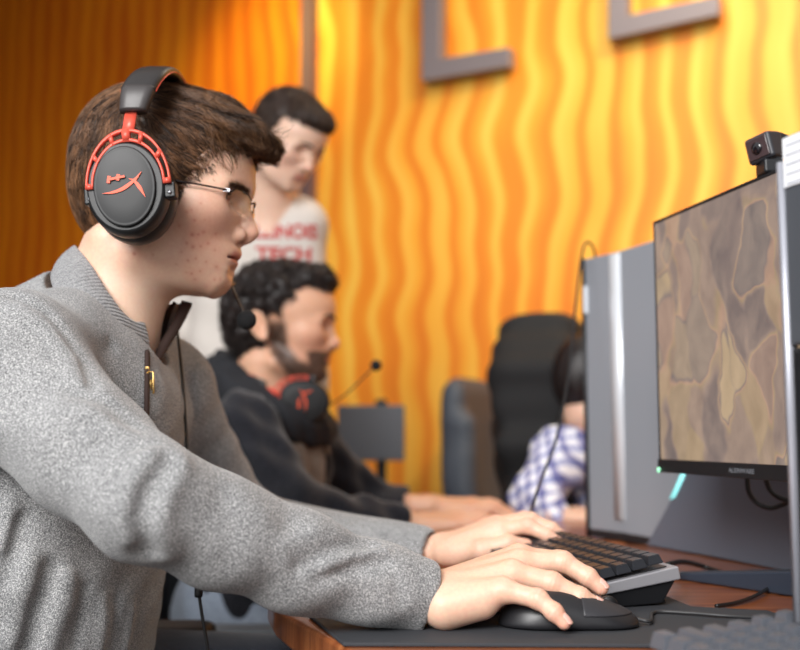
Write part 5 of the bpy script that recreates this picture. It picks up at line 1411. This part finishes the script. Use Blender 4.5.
v, q, c = join([(V, Q, np.tile(lc((52, 38, 32)), (len(V), 1))), (VA, FA, np.repeat(hcol(PA, (34, 25, 21), (98, 76, 62), lambda m: 0), PA.shape[1]*3, 0))])
link('hair', L2W3(v), q, M_HAIR, per3, cols=c)
mtee = mat('white_cotton', (206, 198, 190), .85); n = NT(mtee); n.bump(n.noise(n.coords(), 60, 3), .3, .004)
fw = np.array([.28, -.96, 0]); fw /= np.linalg.norm(fw); rt = np.array([-fw[1], fw[0], 0])     # chest direction and its left
def tee(x, y, z):
    u_ = (x-T0[0])*rt[0]+(y-T0[1])*rt[1]; v_ = (x-T0[0])*fw[0]+(y-T0[1])*fw[1]
    d = cap(u_*.80, v_*1.12, z, (.0, 0, 1.34), (0, 0, .98), .128, .135)
    d = smin(d, chain(x, y, z, [shR, NK3+[-.06, .03, -.03], NK3+[.05, .03, -.03], shL], [.062, .050, .050, .056], .04), .05)
    d = smin(d, chain(x, y, z, [shR, shR+[-.028, .02, -.22]], [.062, .060], .02), .03); d = smin(d, chain(x, y, z, [shL, shL+[.0, .03, -.22]], [.056, .054], .02), .03)
    d = d+.004*np.sin(u_*50+z*30)*np.sin(z*24-u_*18)
    d = smax(d, -cap(x, y, z, NK3+[0, -.01, .03], NK3+[0, .01, -.01], .062, .062), .006); d = smax(d, .90-z, .006)
    return d.astype(np.float32)
skel_body('printed_shirt', tee, (-.75, 2.2, .85), (.1, 2.8, 1.56), .006, mtee, per3)
mprint = mat('red_print', (186, 66, 62), .8)
def onshirt(w):
    w = w.copy()
    for i in range(len(w)):
        p = w[i]; o_ = p+fw*.30; t_ = 0
        for _ in range(30):
            q_ = o_-fw*t_; d_ = float(tee(*[np.array([k_], np.float32) for k_ in q_])[0]); t_ += d_*.8
            if abs(d_) < 3e-4: break
        w[i] = o_-fw*(t_-.0016)
    return w
for body_, py_, sz, sx_ in (('ILLINOIS', 236, .044, .9), ('TECH', 258, .042, 1.2)):
    o_ = P(286, py_, 2.36); text_mesh(body_, sz, o_, rt, (0, 0, 1), 0, .0016, name='lettering', m=mprint, parent=per3, bend=onshirt, sx=sx_)
def tr3(x, y, z):
    d = cap((x-T0[0])*.85, (y-T0[1]), z, (0, 0, .95), (0, 0, .86), .125, .12)
    for s in (-1, 1): d = smin(d, chain(x, y, z, [T0+[s*.08, 0, .86], T0+[s*.10, 0, .48], T0+[s*.11, .03, .05]], [.10, .078, .068], .04), .03)
    return d
skel_body('trousers', tr3, (-.56, 2.25, .03), (.0, 2.7, 1.08), .01, mjean, per3)
for s in (-1, 1):
    f = lambda x, y, z: smax(ell(x, y, z, (T0[0]+s*.12, T0[1]-.05, .045), (.046, .14, .05)), -z+.001, .004)
    skel_body('shoe', f, (T0[0]+s*.12-.07, T0[1]-.22, -.01), (T0[0]+s*.12+.07, T0[1]+.12, .13), .008, msh, per3)

# ------------------------------------------------------------------ fourth person, in a checked shirt, mostly behind the silver tower
H4 = P(584, 384, 2.56); R4 = frame(-.15, .10); base4 = (226, 186, 162)
per4 = thing('person', 'person in a blue and white checked shirt, mostly hidden behind the silver computer tower', 'person', (.47, 2.66, 0))
nk4 = [H4+[0, 0, -.07], P(588, 440, 2.64), P(588, 470, 2.66)]
V4, Q4, C4 = other_head(H4, R4, .97, nk4, [.052, .055, .08], base4, ears=False)
s4R, e4R, w4R = P(557, 455, 2.50), P(556, 512, 2.36), P(590, 512, 2.30)
HR4 = simple_hand(P(566, 519, 2.30), (1, -.0, .03), (0, -.2, 1), (-.1, 1, 0), 1.0, .2)
s4R, e4R, w4R = P(562, 455, 2.50), P(536, 498, 2.42), P(557, 519, 2.31)
Va, Qa, Ca = make_hand(HR4, .0025, P(545, 520, 2.3)-[.0, .1, .08], P(660, 520, 2.3)+[.02, .1, .10], base4)
s4L, e4L = s4R+[.02, .34, 0], np.array([.52, 2.80, .86])
def hid4(x, y, z):
    d = cap(x, y, z, nk4[1], (.54, 2.66, .60), .07, .10); d = smin(d, chain(x, y, z, [s4R, e4R, w4R, P(568, 519, 2.3)], [.045, .034, .025, .022], .02), .02); d = smin(d, chain(x, y, z, [s4L, e4L, np.array([.70, 2.66, .79])], [.045, .034, .025], .02), .02)
    for s in (-1, 1): d = smin(d, chain(x, y, z, [(.56, 2.66+s*.09, .54), (.90, 2.66+s*.12, .54), (.90, 2.66+s*.12, .10), (.96, 2.66+s*.12, .05)], [.075, .055, .045, .04], .03), .03)
    return d
Vh_, Qh_ = mesh_sdf(hid4, (.2, 2.2, .0), (1.1, 3.0, 1.2), .012)
HL4 = simple_hand((.69, 2.665, .79), (1, -.1, 0), (0, 0, 1), (0, -1, 0), 1.0, .2)
Vb, Qb, Cb = make_hand(HL4, .004, (.6, 2.5, .7), (.95, 2.8, .88), base4)
v, q, c = join([(V4, Q4, C4), (Va, Qa, Ca), (Vb, Qb, Cb), (Vh_, Qh_, np.tile(lc(base4), (len(Vh_), 1)))])
link('body', v, q, M_SKIN, per4, cols=c); L2W4 = face_parts(H4, R4, .97, per4)
V, Q = mesh_sdf(hair3, (-.12, -.11, -.1), (.18, .11, .16), .005); link('hair', L2W4(V), Q, M_HAIR, per4, cols=np.tile(lc((30, 24, 24)), (len(V), 1)))
mch = mat('checked_cotton', (200, 205, 225), .85); n = NT(mch)
nz = n.n('ShaderNodeTexNoise'); nz.inputs['Scale'].default_value = 9; vv = n.coords((1, 1, 1), (.3, .3, .5)); n.l(vv, nz.inputs['Vector'])
ad = n.n('ShaderNodeVectorMath', operation='MULTIPLY_ADD'); n.l(nz.outputs['Color'], ad.inputs[0]); ad.inputs[1].default_value = (.05, .05, .05); n.l(vv, ad.inputs[2])
def stripes(ax, sc, thr):
    w_ = n.n('ShaderNodeTexWave'); w_.bands_direction = ax; w_.inputs['Scale'].default_value = sc; n.l(ad.outputs[0], w_.inputs['Vector'])
    return n.ramp(w_.outputs['Fac'], [(thr, (0, 0, 0)), (thr+.12, (255, 255, 255))])
c_ = n.mix(stripes('Z', 10, .55), (240, 240, 248), (160, 166, 206)); c_ = n.mix(stripes('X', 10, .62), c_, (150, 150, 190), 'MULTIPLY'); n.l(c_, n.b.inputs['Base Color'])
def sh4(x, y, z):
    yc = (y-2.66)*.78
    d = cap(x, yc, z, (.52, 0, .98), (.54, 0, .60), .118, .122); d = smin(d, chain(x, y, z, [s4R, nk4[2]+[-.01, -.05, .0], nk4[2]+[0, .07, 0], s4L], [.066, .055, .055, .066], .04), .05)
    d = smin(d, chain(x, y, z, [s4R, e4R, w4R], [.066, .055, .036], .03), .03); d = smin(d, chain(x, y, z, [s4L, e4L, (.66, 2.67, .79)], [.066, .05, .036], .03), .03)
    d = d+.005*np.sin(x*60+z*40)*np.sin(z*50-y*30); d = smax(d, -cap(x, y, z, nk4[1]+[0, 0, .05], nk4[1]+[0, 0, -.02], .060, .060), .006); return d.astype(np.float32)
skel_body('checked_shirt', sh4, (.2, 2.2, .50), (.8, 3.05, 1.15), .007, mch, per4)
def tr4(x, y, z):
    d = cap(x, (y-2.66)*.8, z, (.54, 0, .60), (.56, 0, .56), .130, .12)
    for s in (-1, 1): d = smin(d, chain(x, y, z, [(.56, 2.66+s*.09, .54), (.90, 2.66+s*.12, .54), (.90, 2.66+s*.12, .10)], [.09, .07, .058], .04), .03)
    return d
skel_body('trousers', tr4, (.25, 2.4, .04), (1.0, 2.95, .78), .01, mjean, per4)
cup4 = np.array([.037, -.098, -.02]); L2h = lambda v: L2W4(np.asarray(v, float))
headset('red and black headset worn by the person half hidden by the silver tower', (0, .004, .01, .01, .008), 0, L2h, cup=tuple(cup4), logo=False)

# ================================================================== chairs
mpu = mat('chair_leatherette', (38, 42, 48), .38, spec=.6)
mnyl = mat('chair_nylon', (24, 25, 27), .5)
def chair(x0, y0, yaw, label, m=mpu, top=1.26, group=None, az=.65, ax=.01, am=None):
    r = thing('gaming_chair', label, 'chair', (x0, y0, 0), group); cs, sn = math.cos(yaw), math.sin(yaw)
    W = lambda v: np.array([x0, y0, 0])+np.stack([v[:, 0]*cs-v[:, 1]*sn, v[:, 0]*sn+v[:, 1]*cs, v[:, 2]], 1)
    def back(x, y, z):
        t_ = (z-.50)/(top-.50); xb = -.255-.07*t_-.03*np.sin(t_*3); ay = np.abs(y)
        hw = .235-.02*np.cos(t_*9)-.05*smoothstep(.72, 1.0, t_)
        d = smax(smax(np.abs(x-xb)-.042, ay-hw, .05), smax(.48-z, z-top, .05), .07)
        d = smin(d, np.sqrt((x-xb-.04)**2+np.maximum(ay-hw+.04, 0)**2*1.0+np.minimum(ay-hw+.04, 0)**2+np.maximum(z-top+.16, 0)**2+np.maximum(.55-z, 0)**2)-.040, .03)
        return d.astype(np.float32)
    def seat(x, y, z):
        ay = np.abs(y); d = smax(smax(np.abs(x-.0)-.26, ay-.255, .06), np.abs(z-.45)-.045, .05)
        return smin(d, cap(x, ay, z, (-.2, .225, .49), (.22, .225, .49), .042, .036), .03)
    V, Q = mesh_sdf(back, (-.45, -.30, .42), (-.10, .30, top+.06), .008); link('backrest', W(V), Q, m, r)
    V, Q = mesh_sdf(seat, (-.32, -.32, .36), (.32, .32, .58), .009); link('seat', W(V), Q, m, r)
    MB().tube(W(np.array([[0, 0, .40], [0, 0, .25], [0, 0, .10]])), .028, 14).build('gas_column', mnyl, r)
    for k in range(5):
        a = 2*math.pi*k/5+.3; e_ = np.array([[0, 0, .12], [.16*math.cos(a), .16*math.sin(a), .105], [.30*math.cos(a), .30*math.sin(a), .075]]); o = MB().tube(W(e_), [.026, .022, .017], 10).build('base_leg', mnyl, r)
        c_ = W(np.array([[.30*math.cos(a), .30*math.sin(a), .030]]))[0]; MB().lathe([(.0001, -.02), (.027, -.02), (.029, -.012), (.029, .012), (.027, .02), (.0001, .02)], c_, (-math.sin(a+yaw), math.cos(a+yaw), 0), seg=18).build('caster', mnyl, o)
    for s in (-1, 1):
        mb = MB(); mb.tube(W(np.array([[-.02, s*.285, .44], [-.02, s*.30, .55], [-.02, s*.30, az-.015]])), .018, 10); mb.build('arm_post', mnyl, r)
        V, Q = mesh_sdf(lambda x, y, z: smax(smax(np.abs(x-ax)-.13, np.abs(y-s*.30)-.042, .03), np.abs(z-az)-.016, .012), (ax-.18, s*.30-.07, az-.04), (ax+.18, s*.30+.07, az+.04), .006); link('armrest', W(V), Q, am or mnyl, r)
    return r
chair(-.40, 1.2, 0, 'black gaming chair under the person in the grey pullover')
chair(-.26, 2.12, 0, 'black gaming chair with grey armrests under the bearded person', top=1.10, az=.588, ax=-.06, am=mat('armrest_grey', (120, 124, 128), .5))
chair(.705, 2.78, -.30, 'black gaming chair with a black jacket hung over its back', top=1.21)
mslate = mat('chair_slate_fabric', (66, 74, 86), .6)
chair(.545, 3.44, -.40, 'slate grey high-back chair beside the orange wall, left of the jacket', m=mslate, top=1.12)
# jacket hung over the third chair's backrest
cs, sn = math.cos(-.30), math.sin(-.30)
def jkt(x, y, z):
    X = (x-.705)*cs+(y-2.78)*sn; Y = -(x-.705)*sn+(y-2.78)*cs
    t_ = (z-.50)/.71; xb = -.255-.07*t_-.03*np.sin(t_*3); ay = np.abs(Y)
    hw = .275-.10*smoothstep(.80, 1.05, t_)+.01*np.sin(z*30)
    d = smax(smax(np.abs(X-xb-.014)-.108, ay-hw-.012, .07), smax(.62+.05*np.sin(Y*14)-z, z-1.255, .05), .08)
    d = smax(d, -smax(smax(np.abs(X-xb)-.047, ay-hw+.022, .04), z-1.225, .05), .006)
    return (d+.007*np.sin(Y*55+3*np.sin(z*9))*smoothstep(1.2, 1.0, z)+.003*np.sin(z*60+Y*40)).astype(np.float32)
V, Q = mesh_sdf(jkt, (.05, 2.33, .5), (.80, 3.40, 1.34), .006)
o = link('jacket', V, Q, mat('jacket_black', (17, 17, 19), .8)); tag(o, 'black jacket draped over the back of the gaming chair', 'jacket')

# person 4 shoes
for s in (-1, 1):
    f = lambda x, y, z: smax(ell(x, y, z, (.96, 2.66+s*.12, .045), (.14, .046, .05)), -z+.001, .004)
    skel_body('shoe', f, (.78, 2.66+s*.12-.07, -.01), (1.14, 2.66+s*.12+.07, .13), .008, msh, per4)
